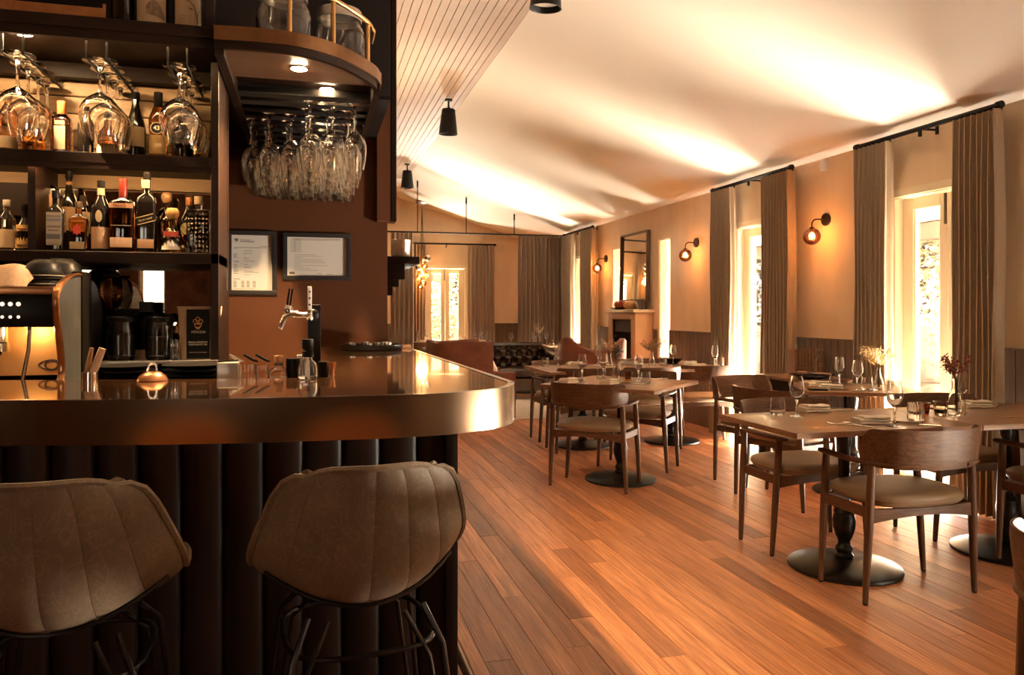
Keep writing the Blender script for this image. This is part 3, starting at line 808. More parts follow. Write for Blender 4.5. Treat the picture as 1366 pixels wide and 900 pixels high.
# curved canopy with the hanging stemware rack
can = thing('glass_rack_canopy', 'curved dark timber canopy with stemware rails, downlights and brass rail', 'canopy', (0, 0, 0))
cf = smooth_poly([(-.290, 2.565), (-.16, 2.558), (-.035, 2.572), (.089, 2.650), (.197, 2.795), (.240, 2.90), (.250, 3.05), (.250, 4.06)], 5)
MB().prism(cf + [(-.290, 4.06)], 2.128, 2.158).build('deck', 'dark_wood', can, smooth=30, bevel=.0015, seg=1)
ci = offset(cf, -.016); n = len(cf)
v = [(x, y, z) for (x, y), z in [(p, 2.092) for p in cf] + [(p, 2.126) for p in cf] + [(p, 2.126) for p in ci] + [(p, 2.092) for p in ci]]
f = []
for i in range(n - 1):
    for k in range(4):
        a = k * n; b = ((k + 1) % 4) * n; f.append((a + i, a + i + 1, b + i + 1, b + i))
f += [(0, n, 2 * n, 3 * n), (n - 1, 4 * n - 1, 3 * n - 1, 2 * n - 1)]
co = offset(cf, .010)
MB().add(v, f).build('front_fascia', 'dark_wood', can, smooth=50)
mb = MB(); v = [(x, y, z) for (x, y), z in [(p, 2.116) for p in co] + [(p, 2.160) for p in co] + [(p, 2.160) for p in cf] + [(p, 2.116) for p in cf]]
mb.add(v, f).build('edge_strip', 'bronze_edge', can, smooth=50)
_fr = [p for p in ci if p[1] < 2.9]
MB().prism(_fr + [(ci[-1][0], 2.9), (-.289, 2.9)], 2.104, 2.127).build('soffit_panel', wood('lit walnut soffit', (.055, .023, .009), (.10, .044, .018), (3, 18, 18), .35, 'Position'), can, smooth=0)
MB().box(-.290, -.262, 2.57, 4.06, 2.072, 2.127).build('side_rail', 'dark_wood', can, smooth=0)
MB().box(.226, .249, 2.9, 4.06, 2.072, 2.127).build('side_rail', 'dark_wood', can, smooth=0)
ROWS = [3.11 + .115 * i for i in range(9)]
for i in range(10):
    y = ROWS[0] - .0575 + .115 * i
    MB().box(-.262, .226, y - .030, y + .030, 2.0835, 2.0875).box(-.262, .226, y - .005, y + .005, 2.0875, 2.122).build('rack_rail', 'black_metal', can, smooth=0)
M['lampglow'] = emit('warm downlight lens', (1, .70, .38), 300)
for (x, y, z) in ((-.037, 2.746, 2.104), (.062, 3.054, 2.126), (.062, 3.51, 2.126)):
    dl = MB().lathe([(.030, 0), (.030, -.003), (.024, -.004), (.022, -.001), (.022, 0)], 20).build('downlight', 'bronze', can, loc=(x, y, z))
    MB().lathe([(0, -.0045), (.026, -.0045), (.026, -.0041), (0, -.0041)], 16).build('downlight_lens', 'lampglow', dl)
    spot_lamp('downlight_beam', (x, y, z - .012), (x, y + .25, 1.1), 46, (1, .64, .31), R(120), .7, .018, can)
rail = [(x, y, 2.318) for x, y in offset(cf, -.02)][6:-5]
MB().tube([(p[0], p[1], p[2]) for p in rail if p[1] < 3.2], .0085, 10).build('brass_rail', 'brass', can)
for k in (9, 15, 22):
    p = offset(cf, -.02)[k]
    MB().tube([(p[0], p[1], 2.158), (p[0], p[1], 2.318)], .0075, 10).lathe([(.016, 2.158), (.016, 2.163), (.008, 2.166)], 12, (p[0], p[1], 0)).build('rail_post', 'brass', can)
# two storage jars on the canopy
def jar(name, label, loc, r, h, cat='jar', fill=None, lid='dull_steel', group=None, neck=.78, lh=.02):
    t = thing(name, label, cat, loc, 0, group)
    p = [(0, 0), (r * .9, 0), (r, .012), (r, h * .66), (r * .94, h * .76), (r * neck, h * .84), (r * neck, h), (r * neck - .004, h), (r * neck - .004, h * .84), (r * .9, h * .74), (r - .005, h * .64), (r - .005, .016), (0, .010)]
    MB().lathe(p, 24).build('glass_body', 'tumbler', t)
    MB().lathe([(0, h + lh), (r * neck + .003, h + lh), (r * neck + .006, h + lh * .7), (r * neck + .006, h - lh * .9), (r * neck + .001, h - lh * .9), (r * neck + .001, h + .001), (0, h + .001)], 24).build('lid', lid, t)
    if fill: MB().lathe([(0, .012), (r - .0065, .017), (r - .0065, h * fill), (0, h * fill)], 20).build('contents', cm((.035, .016, .008), .8), t)
    return t
jar('storage_jar', 'clear glass jar with a steel lid left on the canopy shelf', (-.09, 2.78, 2.16), .092, .20, neck=.82)
jar('storage_jar', 'clear glass jar behind the brass rail at the canopy curve', (.105, 2.93, 2.16), .092, .20, neck=.82)

def wine_glass_mesh(H, rb, rf, rim, stem=.0042, nseg=20, belly=.42, stemfrac=.40):
    """a stemware profile standing on its foot: outside then inside"""
    zb = H * stemfrac
    out = [(0, 0), (rf, 0), (rf, .0018), (rf * .55, .0045), (rf * .2, .010), (stem * 1.3, .022), (stem, .04), (stem, zb - .018), (stem * 1.6, zb - .006)]
    bh = H - zb
    body = []
    for i in range(9):
        t = i / 8
        if t < belly: r = rb * math.sin(PI / 2 * (t / belly)) ** .62
        else: r = rb + (rim - rb) * ((t - belly) / (1 - belly)) ** 1.6
        body.append((max(r, stem * 1.8), zb + bh * t))
    out += body[0:]
    inn = [(max(r - .0013, .0005), z + (.0025 if k < 3 else 0)) for k, (r, z) in enumerate(body)][::-1]
    inn.append((0, zb + .004))
    return MB().lathe(out + inn, nseg).mesh('wine_glass', 60)
hang = wine_glass_mesh(.262, .0455, .040, .034, nseg=20, stemfrac=.42); hang.materials.append(M['hang_glass'])
def hang_glass(me, name, label, loc, group):
    o = mk(name, me, None, None, loc); o.rotation_euler = (PI, 0, rnd.uniform(0, 6)); return tag(o, label, 'glass', group)
cols = [.172, .088, .004, -.080, -.164, -.222]
ORD = ['first', 'second', 'third', 'fourth', 'fifth', 'sixth']
for k, y in enumerate(ROWS):
    cs = cols[:3] if k < 2 else cols[:5 + k % 2]
    for ci_, x in enumerate(cs): hang_glass(hang, 'wine_glass', 'clear wine glass under the canopy, %s from the right on the %s rail' % (ORD[ci_], ['front', 'second', 'third', 'fourth', 'fifth', 'sixth', 'seventh', 'eighth', 'rearmost'][k]), (x + rnd.uniform(-.004, .004) - (.018 if k % 2 else 0), y, 2.0875 + .0022), 'stemware hanging under the canopy')
bal = wine_glass_mesh(.235, .0605, .050, .047, nseg=22, belly=.5, stemfrac=.42); bal.materials.append(M['hang_glass'])
for gi, x in enumerate((-.864, -.636, -.405)):
    rk = thing('stemware_rack', ['black wire stemware rack under the lit end of the shelf deck', 'middle black wire stemware rack under the shelf deck', 'black wire stemware rack next to the shelving post'][gi], 'rack', (x, 0, 0), 0, 'wire stemware racks')
    for s in (-1, 1): MB().tube([(s * .028, 2.62, 2.123), (s * .028, 2.62, 2.045), (s * .028, 2.985, 2.045), (s * .028, 2.985, 2.076)], .0035, 6).build('rack_wire', 'black_metal', rk)
    for k in range(4): hang_glass(bal, 'balloon_glass', ['front', 'second', 'third', 'rearmost'][k] + [' balloon glass hanging in the rack by the bright downlight', ' balloon glass hanging in the middle wire rack', ' balloon glass hanging in the rack beside the shelving post'][gi], (x, 2.67 + .0905 * k - .01, 2.0520), ['balloon glasses in the lit rack', 'balloon glasses in the middle rack', 'balloon glasses beside the post'][gi])
dl = MB().lathe([(.030, 0), (.030, -.003), (.024, -.004), (.022, -.001), (.022, 0)], 20).build('downlight', 'bronze', sh, loc=(-.85, 2.665, 2.124))
MB().lathe([(0, -.0045), (.026, -.0045), (.026, -.0041), (0, -.0041)], 16).build('downlight_lens', 'lampglow', dl)
spot_lamp('downlight_beam', (-.85, 2.665, 2.110), (-.85, 2.72, 1.1), 18, (1, .62, .28), R(125), .7, .018, sh)

# back counter, ledge
bc = thing('back_counter', 'black back counter under the bottle shelving', 'counter', (0, 0, 0))
box(SX0, -.30, 2.50, 3.01, 0, .885).build('carcass', cm((.012, .009, .007), .5), bc, smooth=0)
box(SX0, -.295, 2.47, 3.01, .885, .92).build('worktop', cm((.02, .016, .013), .25), bc, smooth=30, bevel=.003)
lg = thing('steel_ledge', 'thin steel ledge holding jars above the back counter', 'ledge', (0, 0, 0))
box(-.66, -.297, 2.715, 2.995, 1.100, 1.108).build('ledge_plate', 'dull_steel', lg, smooth=0)
for x in (-.655, -.31): box(x, x + .01, 2.75, 2.99, .92, 1.10).build('ledge_support', 'dull_steel', lg, smooth=0)

# framed licences on the brown wall
def framed(label, x0, x1, z0, z1, lines, fw=.022):
    t = thing('framed_notice', label, 'picture', ((x0 + x1) / 2, 4.07, (z0 + z1) / 2), 0, 'framed notices on the brown wall')
    w = (x1 - x0) / 2; h = (z1 - z0) / 2
    box(-w, w, -.006, -.001, -h, h).build('backing', 'black_plastic', t, smooth=0)
    for a in ((-w, w, h - fw, h), (-w, w, -h, -h + fw)): box(a[0], a[1], -.022, -.004, a[2], a[3]).build('frame_rail', cm((.035, .03, .028), .4), t, smooth=30, bevel=.003)
    for a in ((-w, -w + fw), (w - fw, w)): box(a[0], a[1], -.022, -.004, -h + fw, h - fw).build('frame_rail', cm((.035, .03, .028), .4), t, smooth=30, bevel=.003)
    box(-w + fw, w - fw, -.008, -.0065, -h + fw, h - fw).build('sheet', 'paper', t, smooth=0)
    mb = MB()
    for (a, b, c, d) in lines: mb.box(-w + fw + (2 * w - 2 * fw) * a, -w + fw + (2 * w - 2 * fw) * b, -.0086, -.0079, h - fw - (2 * h - 2 * fw) * d, h - fw - (2 * h - 2 * fw) * c)
    tag(mb.build('print', 'ink', t, smooth=0), kind='stuff')
    box(-w + fw, w - fw, -.012, -.0105, -h + fw, h - fw).build('glazing', 'picture_glass', t, smooth=0)
    return t
ln = []
rg = random.Random(5)
for k in range(24):
    y = .24 + k * .0205
    if rg.random() < .85: ln.append((.05, .05 + rg.uniform(.05, .13), y, y + .007))
    if rg.random() < .6: ln.append((.30, .30 + rg.uniform(.05, .38), y, y + .006))
for k in range(7):
    y = .83 + k * .018
    for c in (.04, .23, .36, .51): ln.append((c, c + .08, y, y + .008))
ln += [(.06, .87, .222, .230), (.20, .47, .085, .093), (.20, .40, .107, .113), (.20, .55, .120, .126), (.38, .55, .11, .118), (.68, .97, .195, .202), (.04, .2, .79, .80), (.04, .2, .968, .975), (.2, .55, .968, .974)]
ln += [(.07, .16, .065, .105), (.09, .14, .11, .125)]
framed('portrait licence sheet in a dark frame, text lines in columns', -.400, -.163, 1.352, 1.672, ln)
ln = [(.05, .23, .05 + .03 * k, .056 + .03 * k) for k in range(12)] + [(.11, .11 + rg.uniform(.1, .6), .45 + .04 * k, .456 + .04 * k) for k in range(11)] + [(.03, .12, .9, .96), (.5, .58, .93, .94), (.65, .75, .95, .96), (.1, .9, .04, .05), (.1, .9, .07, .075), (.12, .125, .08, .4)]
framed('landscape certificate in a dark frame, glass catching the light', -.134, .202, 1.428, 1.668, ln)

# ================================================================= DINING FURNITURE
def make_chair(label):
    t = thing('dining_chair', label, 'chair', (0, 0, 0), 0, 'walnut dining chairs')
    # legs
    for s in (-1, 1):
        for (f_, tp) in (((s * .290, -.150, 0), (s * .263, -.158, .608)), ((s * .290, .150, 0), (s * .252, .160, .606))):
            F_ = Vector(f_); T_ = Vector(tp)
            pts = [F_ + (T_ - F_) * k for k in (.012, .3, .62, .85, 1)]
            leg = MB().tube(pts, [.0125, .0165, .0195, .0185, .0165], 10).build('leg', 'leg_wood', t)
            MB().lathe([(.0, 0), (.011, 0), (.011, .012), (0, .012)], 8, f_).build('glide', 'black_plastic', leg)
    # apron under the cushion
    fr = MB()
    for s in (-1, 1):
        fr.add([(s * .262, -.155, .372), (s * .278, -.155, .372), (s * .278, .155, .372), (s * .262, .155, .372), (s * .262, -.155, .415), (s * .278, -.155, .415), (s * .278, .155, .415), (s * .262, .155, .415)],
               [(0, 1, 2, 3), (4, 5, 6, 7), (0, 1, 5, 4), (1, 2, 6, 5), (2, 3, 7, 6), (3, 0, 4, 7)])
    def arch(y, th):
        n = 12; v = []; f = []
        for i in range(n + 1):
            x = -.270 + .54 * i / n; a = 1 - (x / .27) ** 2
            zb = .350 + .030 * a; bow = (.028 * a) * (1 if y > 0 else -1)
            for (yy, zz) in ((y + bow - th, zb), (y + bow + th, zb), (y + bow + th, .413), (y + bow - th, .413)): v.append((x, yy, zz))
        for i in range(n):
            for k in range(4):
                a = i * 4 + k; b = i * 4 + (k + 1) % 4; f.append((a, b, b + 4, a + 4))
        f += [(3, 2, 1, 0), (n * 4, n * 4 + 1, n * 4 + 2, n * 4 + 3)]
        return v, f
    for y in (-.152, .152): fr.add(*arch(y, .010))
    fr.build('seat_frame', 'chair_wood', t, bevel=0, smooth=35)
    # cushion
    def cush(u, v):
        a = 2 * PI * u; ca, sa = math.cos(a), math.sin(a)
        ex = math.copysign(abs(ca) ** .62, ca); ey = math.copysign(abs(sa) ** .62, sa)
        prof = [(0, .413), (.70, .413), (.93, .419), (.985, .433), (1.0, .446), (.985, .459), (.93, .470), (.80, .476), (.5, .480), (0, .481)]
        k = min(int(v * 9 + 1e-6), 9); r, z = prof[k]
        return (ex * r * .262, .012 + ey * r * .222 * (1 - .03 * ey), z)
    MB().grid(cush, 36, 10, True).build('seat', 'seat', t, smooth=70, weld=.0005)
    sp = [Vector(cush(i / 40, 4 / 9)) for i in range(40)]
    MB().tube([p * 1 + Vector((0, 0, .001)) for p in sp], .0032, 5, True).build('seam', 'seat', t)
    # arms sweep into the backrest
    plan = [(-.246, .215), (-.256, .16), (-.268, .05), (-.272, -.06), (-.258, -.15), (-.215, -.222), (-.14, -.262), (-.05, -.279), (0, -.281)]
    plan = plan + [(-x, y) for x, y in plan[-2::-1]]
    pl = smooth_poly(plan, 4); n = len(pl)
    # cumulative parameter
    cum = [0]
    for i in range(1, n): cum.append(cum[-1] + math.dist(pl[i], pl[i - 1]))
    U = [2 * c / cum[-1] - 1 for c in cum]
    for s, rng in ((-1, range(0, n // 2 - 6)), (1, range(n // 2 + 7, n))):
        pts = []; rad = []
        for i in rng:
            e = abs(U[i]); pts.append((pl[i][0], pl[i][1], .609 + .006 * (1 - e))); tip = min(1, (1 - e) / .05 + .55)
            rad.append((.0205 * tip, .0125 * tip))
        MB().tube(pts, rad, 10).build('armrest', 'chair_wood', t, smooth=60)
    lim = .535
    idx = [i for i in range(n) if abs(U[i]) <= lim]
    th = .0095; v = []; f = []
    m = 7
    for i in idx:
        a = Vector(pl[max(i - 1, 0)]); b = Vector(pl[min(i + 1, n - 1)]); tg = (b - a).normalized(); nn = Vector((tg.y, -tg.x))
        e = abs(U[i]) / lim
        ztop = .765 - .0 * e - (.115 * max(0, (e - .80) / .20) ** 2.2); zbot = .594 + .004 * e
        for sd in (1, -1):
            for k in range(m):
                q = k / (m - 1); z = zbot + (ztop - zbot) * q
                lean = .020 * q + (.004 if k in (0, m - 1) else 0) * 0
                rr = th * (1 - .55 * (1 if k in (0, m - 1) else 0)) * (1 - .25 * q)
                p = Vector(pl[i]) + nn * (lean + sd * rr + .002); v.append((p.x, p.y, z))
    L = len(idx); w = 2 * m
    for i in range(L - 1):
        for k in range(m - 1):
            a = i * w + k; f.append((a, a + 1, a + w + 1, a + w)); a += m; f.append((a, a + w, a + w + 1, a + 1))
        f.append((i * w, i * w + w, i * w + w + m, i * w + m)); f.append((i * w + m - 1, i * w + 2 * m - 1, i * w + w + 2 * m - 1, i * w + w + m - 1))
    for i in (0, L - 1):
        for k in range(m - 1): a = i * w + k; f.append((a, a + m, a + m + 1, a + 1))
    MB().add(v, f).build('backrest', 'chair_wood', t, smooth=50)
    return t
chair = make_chair('walnut armchair in the right foreground with its back to us, taupe seat')
chair.location = (2.614, 2.998, 0)
CH = [  # x, y, facing angle (0 = faces the far wall), label
    (2.610, 3.690, 180, 'walnut armchair across the nearest table, facing us under its far side'),
    (3.632, 3.690, 180, 'walnut armchair in shade across the adjoining table, left of the red flowers'),
    (3.655, 3.005, 0, 'walnut armchair cut by the right frame edge at the adjoining table'),
    (2.010, 5.300, -42, 'walnut armchair at the diagonal table, its back to us'),
    (2.600, 5.870, 138, 'walnut armchair tucked in at the far side of the diagonal table'),
    (2.415, 6.720, 0, 'leftmost walnut armchair in the row at the long double table'),
    (3.020, 6.650, 0, 'middle walnut armchair in the row at the long double table'),
    (3.650, 6.730, -6, 'right walnut armchair in the row at the long double table, by the second door'),
    (2.440, 7.330, 180, 'walnut armchair on the far side of the long double table, left end'),
    (3.420, 7.380, 180, 'walnut armchair on the far side of the long double table, right end'),
    (3.080, 4.560, -76, 'walnut armchair at the window table, dark back toward the bar'),
    (3.270, 5.180, 196, 'walnut armchair behind the window table, sunlit inner backrest'),
    (1.850, 1.245, -92, 'walnut armchair mostly outside the lower right corner of view'),
    (1.750, 12.75, 10, 'walnut armchair left of the far glazed doors, behind the counter end'),
    (2.650, 12.72, -8, 'walnut armchair in front of the far glazed doors'),
    (3.80, 11.42, 98, 'walnut armchair against the dividing curtain behind the tufted sofa'),
]
for (x, y, a, lb) in CH: dup(chair, lb, (x, y, 0), R(a))

def make_table(label, w, d, h=.735):
    t = thing('dining_table', label, 'table', (0, 0, 0), 0, 'oak pedestal dining tables')
    box(-w / 2, w / 2, -d / 2, d / 2, h - .026, h).build('tabletop', 'table_wood', t, smooth=30, bevel=.003)
    MB().box(-.24, .24, -.03, .03, h - .044, h - .026).box(-.03, .03, -.24, .24, h - .046, h - .0265).build('spider_bracket', 'cast_iron', t, smooth=0)
    pr = [(.030, .045), (.040, .05), (.044, .065), (.034, .078), (.041, .092), (.041, .104), (.030, .118), (.028, .135), (.040, .16), (.052, .20), (.055, .235), (.050, .262), (.046, .272), (.050, .28), (.044, .292), (.030, .305), (.0275, .33), (.027, .60), (.034, .62), (.036, h - .046), (0, h - .046)]
    MB().lathe([(0, .045)] + pr, 20).build('column', 'cast_iron', t, smooth=50)
    MB().lathe([(0, 0), (.262, 0), (.268, .006), (.266, .016), (.255, .022), (.12, .040), (.05, .052), (0, .054)], 40).build('base', 'cast_iron', t, smooth=40)
    return t
def place_table(label, w, d, x, y, a): t = make_table(label, w, d); t.location = (x, y, 0); t.rotation_euler = (0, 0, R(a)); return t
place_table('oak pedestal table nearest us on the right, laid for lunch', .998, .665, 2.560, 3.287, 0)
place_table('oak pedestal table joined to the nearest table at the frame edge', .998, .665, 3.562, 3.285, 0)
place_table('oak pedestal table turned diagonally in mid floor', .90, .90, 2.262, 5.425, 43)
place_table('left oak table of the long double table', .918, .84, 2.492, 6.90, 0)
place_table('right oak table of the long double table', .918, .84, 3.412, 6.90, 0)
place_table('oak table turned toward the nearest glazed door', .74, .70, 3.685, 4.640, -24)
place_table('oak table left of the far glazed doors', .9, .75, 1.65, 13.42, 0)
place_table('oak table in front of the far glazed doors', .9, .75, 2.66, 13.42, 0)
place_table('oak table between the tufted sofa and dividing curtain', .85, .62, 3.28, 11.72, 0)

# side table by the wall between the doors, with plates and a box
st = thing('side_table', 'dark oak side table against the dado between two doors', 'side table', (3.92, 5.52, 0))
box(-.24, .24, -.30, .33, .71, .735).build('tabletop', 'table_wood', st, bevel=.003, smooth=30)
MB().box(-.22, .22, -.28, .31, .62, .71).build('apron', 'dark_wood', st, smooth=0)
for sx in (-.205, .205):
    for sy in (-.265, .295): box(sx - .02, sx + .02, sy - .02, sy + .02, 0, .71).build('leg', 'dark_wood_v', st, smooth=0)
cb = thing('menu_box', 'upright slatted wooden box with a round emblem on the side table', 'box', (4.03, 5.66, .735), R(-8))
for k in range(9): box(-.13 + k * .029, -.13 + k * .029 + .026, -.075, -.06, 0, .215).build('slat', 'table_wood', cb, smooth=30, bevel=.002, seg=1)
MB().box(-.13, -.118, -.06, .06, 0, .215).box(.118, .13, -.06, .06, 0, .215).box(-.118, .118, .05, .06, 0, .215).box(-.118, .118, -.06, .05, 0, .01).build('carcass', 'table_wood', cb, smooth=0)
MB().tube([(.078 + .027 * math.cos(a), -.0765, .12 + .034 * math.sin(a)) for a in [2 * PI * i / 24 for i in range(24)]], .003, 6, True).build('emblem_ring', 'silver', cb)
mb = MB().box(.045, .050, -.078, -.075, .17, .20).box(.050, .060, -.078, -.075, .17, .175).box(.068, .073, -.078, -.075, .17, .20).box(.084, .089, -.078, -.075, .17, .20).box(.089, .10, -.078, -.075, .17, .175).box(.089, .10, -.078, -.075, .195, .20).box(.06, .063, -.078, -.075, .17, .20)
tag(mb.build('emblem_marks', 'silver', cb, smooth=0), kind='stuff')
dish = thing('black_dish', 'wide black dish heaped with flat crackers on the side table', 'dish', (3.86, 5.34, .735))
MB().lathe([(0, 0), (.08, 0), (.10, .006), (.17, .032), (.172, .036), (.165, .036), (.10, .012), (0, .010)], 28).build('dish_body', 'black_ceramic', dish)
for k in range(9):
    a = k * 2.4; r = .02 + .013 * k
    o = box(-.05, .05, -.035, .035, -.003, .003).build('cracker', cm((.30, .20, .13), .9), dish, smooth=0, bevel=.001, seg=1, loc=(r * math.cos(a), r * math.sin(a), .038 + .004 * (k % 4)))
    o.rotation_euler = (.12 * math.sin(k * 1.7), .12 * math.cos(k * 2.3), a)

# ================================================================= TABLE SETTINGS
TZ = .735
def seal(name, label, cat, loc, rz, group, parts):
    t = thing(name, label, cat, loc, rz, group)
    for nm, me, m in parts: mk(nm, me, m, t)
    return t
WG = wine_glass_mesh(.205, .036, .034, .026, nseg=22, stemfrac=.42); WG.materials.append(M['wine_glass'])
def wineglass(label, x, y, s=1.0, group='wine glasses on the tables', z=TZ):
    o = mk('wine_glass', WG, None, None, (x, y, z + .0004)); o.scale = (s, s, s); return tag(o, label, 'glass', group)
TU = MB().lathe([(0, .0), (.026, 0), (.034, .006), (.0395, .022), (.0395, .034), (.0335, .088), (.0322, .088), (.0380, .034), (.0380, .023), (.033, .011), (.024, .008), (0, .008)], 24).mesh('tumbler', 60); TU.materials.append(M['tumbler'])
def tumbler(label, x, y, s=1.0, group='stemless tumblers on the tables', z=TZ):
    o = mk('tumbler', TU, None, None, (x, y, z + .0004)); o.scale = (s, s, s); return tag(o, label, 'glass', group)
def napkin_meshes():
    out = []
    for k, (w, d, dx) in enumerate(((.165, .095, 0), (.155, .088, -.004), (.135, .080, .006))):
        def fn(u, v, w=w, d=d, dx=dx, k=k):
            a = 2 * PI * v
            t = .0062 * (1 + .25 * math.sin(5 * u + k))
            return (dx + (u - .5) * w, math.copysign(abs(math.cos(a)) ** .35, math.cos(a)) * d / 2 * (1 + .05 * math.sin(4 * u + k)), .0066 + k * .0125 + t * math.copysign(abs(math.sin(a)) ** .6, math.sin(a)) + .002 * math.sin(6 * u))
        mb = MB(); nu, nv = 9, 16
        v = [fn(i / (nu - 1), j / nv) for i in range(nu) for j in range(nv)]; f = []
        for i in range(nu - 1):
            for j in range(nv): j2 = (j + 1) % nv; f.append((i * nv + j, i * nv + j2, (i + 1) * nv + j2, (i + 1) * nv + j))
        f += [tuple(range(nv)), tuple((nu - 1) * nv + j for j in reversed(range(nv)))]
        out.append(mb.add(v, f).mesh('fold', 50))
    return out
NF = napkin_meshes()
def napkin(label, x, y, a=0, s=1.0, z=TZ, group='folded napkins on the tables'):
    t = thing('napkin', label, 'napkin', (x, y, z), R(a), group); t.scale = (s, s, s)
    for me in NF: mk('fold', me, 'linen', t)
    return t
def fork_mesh():
    mb = MB(); mb.tube([(0, -.10, .004), (0, -.02, .004), (0, .03, .008)], [(.005, .0018), (.0028, .002), (.003, .002)], 8)
    mb.tube([(0, .03, .008), (0, .042, .006), (0, .055, .004)], [(.003, .002), (.010, .0016), (.0115, .0014)], 8)
    for k in range(4): mb.tube([(-.009 + k * .006, .054, .004), (-.009 + k * .006, .08, .003), (-.009 + k * .006, .098, .008)], [.0018, .0016, .001], 5)
    return mb.mesh('fork', 50)
def knife_mesh(): return MB().tube([(0, -.11, .004), (0, -.02, .004)], [(.006, .003), (.0045, .0035)], 8).box(-.001, .001, -.02, .0, .002, .014).prism([(0, .001), (.09, .001), (.105, .008), (.09, .017), (0, .015)], -.0008, .0008, 'x').mesh('knife', 40)
def spoon_mesh():
    mb = MB().tube([(0, -.09, .004), (0, 0, .004), (0, .03, .009)], [(.005, .0018), (.0025, .002), (.003, .002)], 8)
    mb.lathe([(.0005, .004), (.010, .0055), (.0175, .010), (.0165, .0108), (.010, .007), (.0005, .0055)], 14, (0, .052, 0), sy=1.45); return mb.mesh('spoon', 50)
CUT = {'fork': fork_mesh(), 'knife': knife_mesh(), 'spoon': spoon_mesh()}
for m_ in CUT.values(): m_.materials.append(M['silver'])
def cutlery(kind, label, x, y, a, s=1.0): o = mk(kind, CUT[kind], None, None, (x, y, TZ), R(a)); o.scale = (s, s, s); return tag(o, label, kind, 'cutlery on the tables')
def vase(label, x, y, h, r, neck, kind, fl, seed=1, z=TZ, spread=.10, fh=.16, mat='tumbler', leafmat=None, n=26):
    rg = random.Random(seed)
    t = thing('flower_vase', label, 'vase', (x, y, z + .0004), 0, 'flower vases on the tables')
    if kind == 'carafe': p = [(0, 0), (r * .92, 0), (r, .008), (r * .98, h * .35), (r * .72, h * .62), (neck, h * .78), (neck, h * .92), (neck * 1.45, h)]
    elif kind == 'bud': p = [(0, 0), (r * .9, 0), (r, .010), (r * .85, h * .35), (r * .5, h * .62), (neck, h * .85), (neck * 1.1, h)]
    else: p = [(0, 0), (r * .95, 0), (r, .006), (r, h * .9), (neck, h)]
    pin = [(max(a - .002, .0005), b + (.006 if k < 3 else 0)) for k, (a, b) in enumerate(p)][:0:-1] + [(0, .006)]
    MB().lathe(p + pin, 22).build('glass_body', mat, t)
    stems = MB(); fo = MB()
    for k in range(n):
        a = rg.uniform(0, 2 * PI); e = spread * math.sqrt(rg.random()); zt = h + fh * rg.uniform(.45, 1.0)
        tip = Vector((e * math.cos(a), e * math.sin(a), zt)); b0 = Vector((rg.uniform(-.4, .4) * neck, rg.uniform(-.4, .4) * neck, .02)); md = Vector((rg.uniform(-.5, .5) * neck, rg.uniform(-.5, .5) * neck, h))
        stems.tube([b0, md, (md + tip) / 2 + Vector((0, 0, .012)), tip], .0011, 4)
        for q in range(fl):
            c = md + (tip - md) * (.35 + .65 * q / max(fl - 1, 1)) + Vector((rg.gauss(0, .008), rg.gauss(0, .008), rg.gauss(0, .006)))
            d1 = Vector((rg.gauss(0, 1), rg.gauss(0, 1), rg.gauss(0.4, 1))).normalized(); d2 = d1.orthogonal().normalized(); d3 = d1.cross(d2)
            L = rg.uniform(.007, .013)
            fo.add([c - d1 * L, c + d2 * L * .5, c + d1 * L, c - d2 * L * .5, c + d3 * L * .4, c - d3 * L * .4], [(0, 1, 4), (1, 2, 4), (2, 3, 4), (3, 0, 4), (1, 0, 5), (2, 1, 5), (3, 2, 5), (0, 3, 5)])
    tag(stems.build('stems', cm((.20, .13, .06), .8), t), kind='stuff')
    tag(fo.build('flowers', leafmat, t, smooth=0), kind='stuff')
    return t
RED = mottled('dried red flowers', (.16, .022, .012), (.26, .045, .022), 60, .8, 0)
PAM = mottled('pale gold pampas', (.72, .52, .26), (.82, .64, .38), 60, .8, 0)
OLV = mottled('dusty olive foliage', (.16, .11, .05), (.34, .20, .085), 40, .8, 0)
DGR = mottled('dark green sprig', (.035, .035, .018), (.075, .065, .03), 50, .8, 0)
WHF = mottled('cream dried flowers', (.70, .58, .42), (.50, .34, .20), 50, .8, 0)

# nearest table
tumbler('stemless tumbler at the left end of the nearest table', 2.33, 3.505)
wineglass('wine glass right of the tumbler at the left end of the nearest table', 2.388, 3.425)
napkin('folded napkin on the far side of the nearest table', 2.595, 3.575, 4)
cutlery('fork', 'fork lying near the far edge of the nearest table', 2.762, 3.54, 62); cutlery('knife', 'knife lying near the far edge of the nearest table', 2.80, 3.55, 70)
wineglass('wine glass at the front of the nearest table against the bright door', 2.625, 3.020, 1.04)
napkin('rolled edge napkin at the front of the nearest table', 2.585, 3.125, -6)
cutlery('fork', 'fork left of the front napkin on the nearest table', 2.440, 3.10, 38)
cutlery('spoon', 'spoon left of the front napkin on the nearest table', 2.475, 3.085, 20)
cutlery('knife', 'dark handled knife at the front edge of the nearest table', 2.745, 3.03, 52)
rt = thing('ribbed_tumbler', 'ribbed glass tumbler in front of the red flowers', 'glass', (2.865, 3.155, TZ + .0004))
def rib(u, v):
    prof = [(0, 0), (.88, 0), (1, .008), (1, .06), (.95, .086), (.91, .086), (.90, .058), (.88, .012), (0, .010)]
    k = int(round(v * 8)); r, z = prof[k]; a = 2 * PI * u
    return (r * .038 * (1 + (.03 * math.cos(18 * a) if 1 < k < 4 else 0)) * math.cos(a), r * .038 * (1 + (.03 * math.cos(18 * a) if 1 < k < 4 else 0)) * math.sin(a), z)
MB().grid(rib, 72, 9, True).build('glass_body', 'tumbler', rt, smooth=60, weld=.0003)
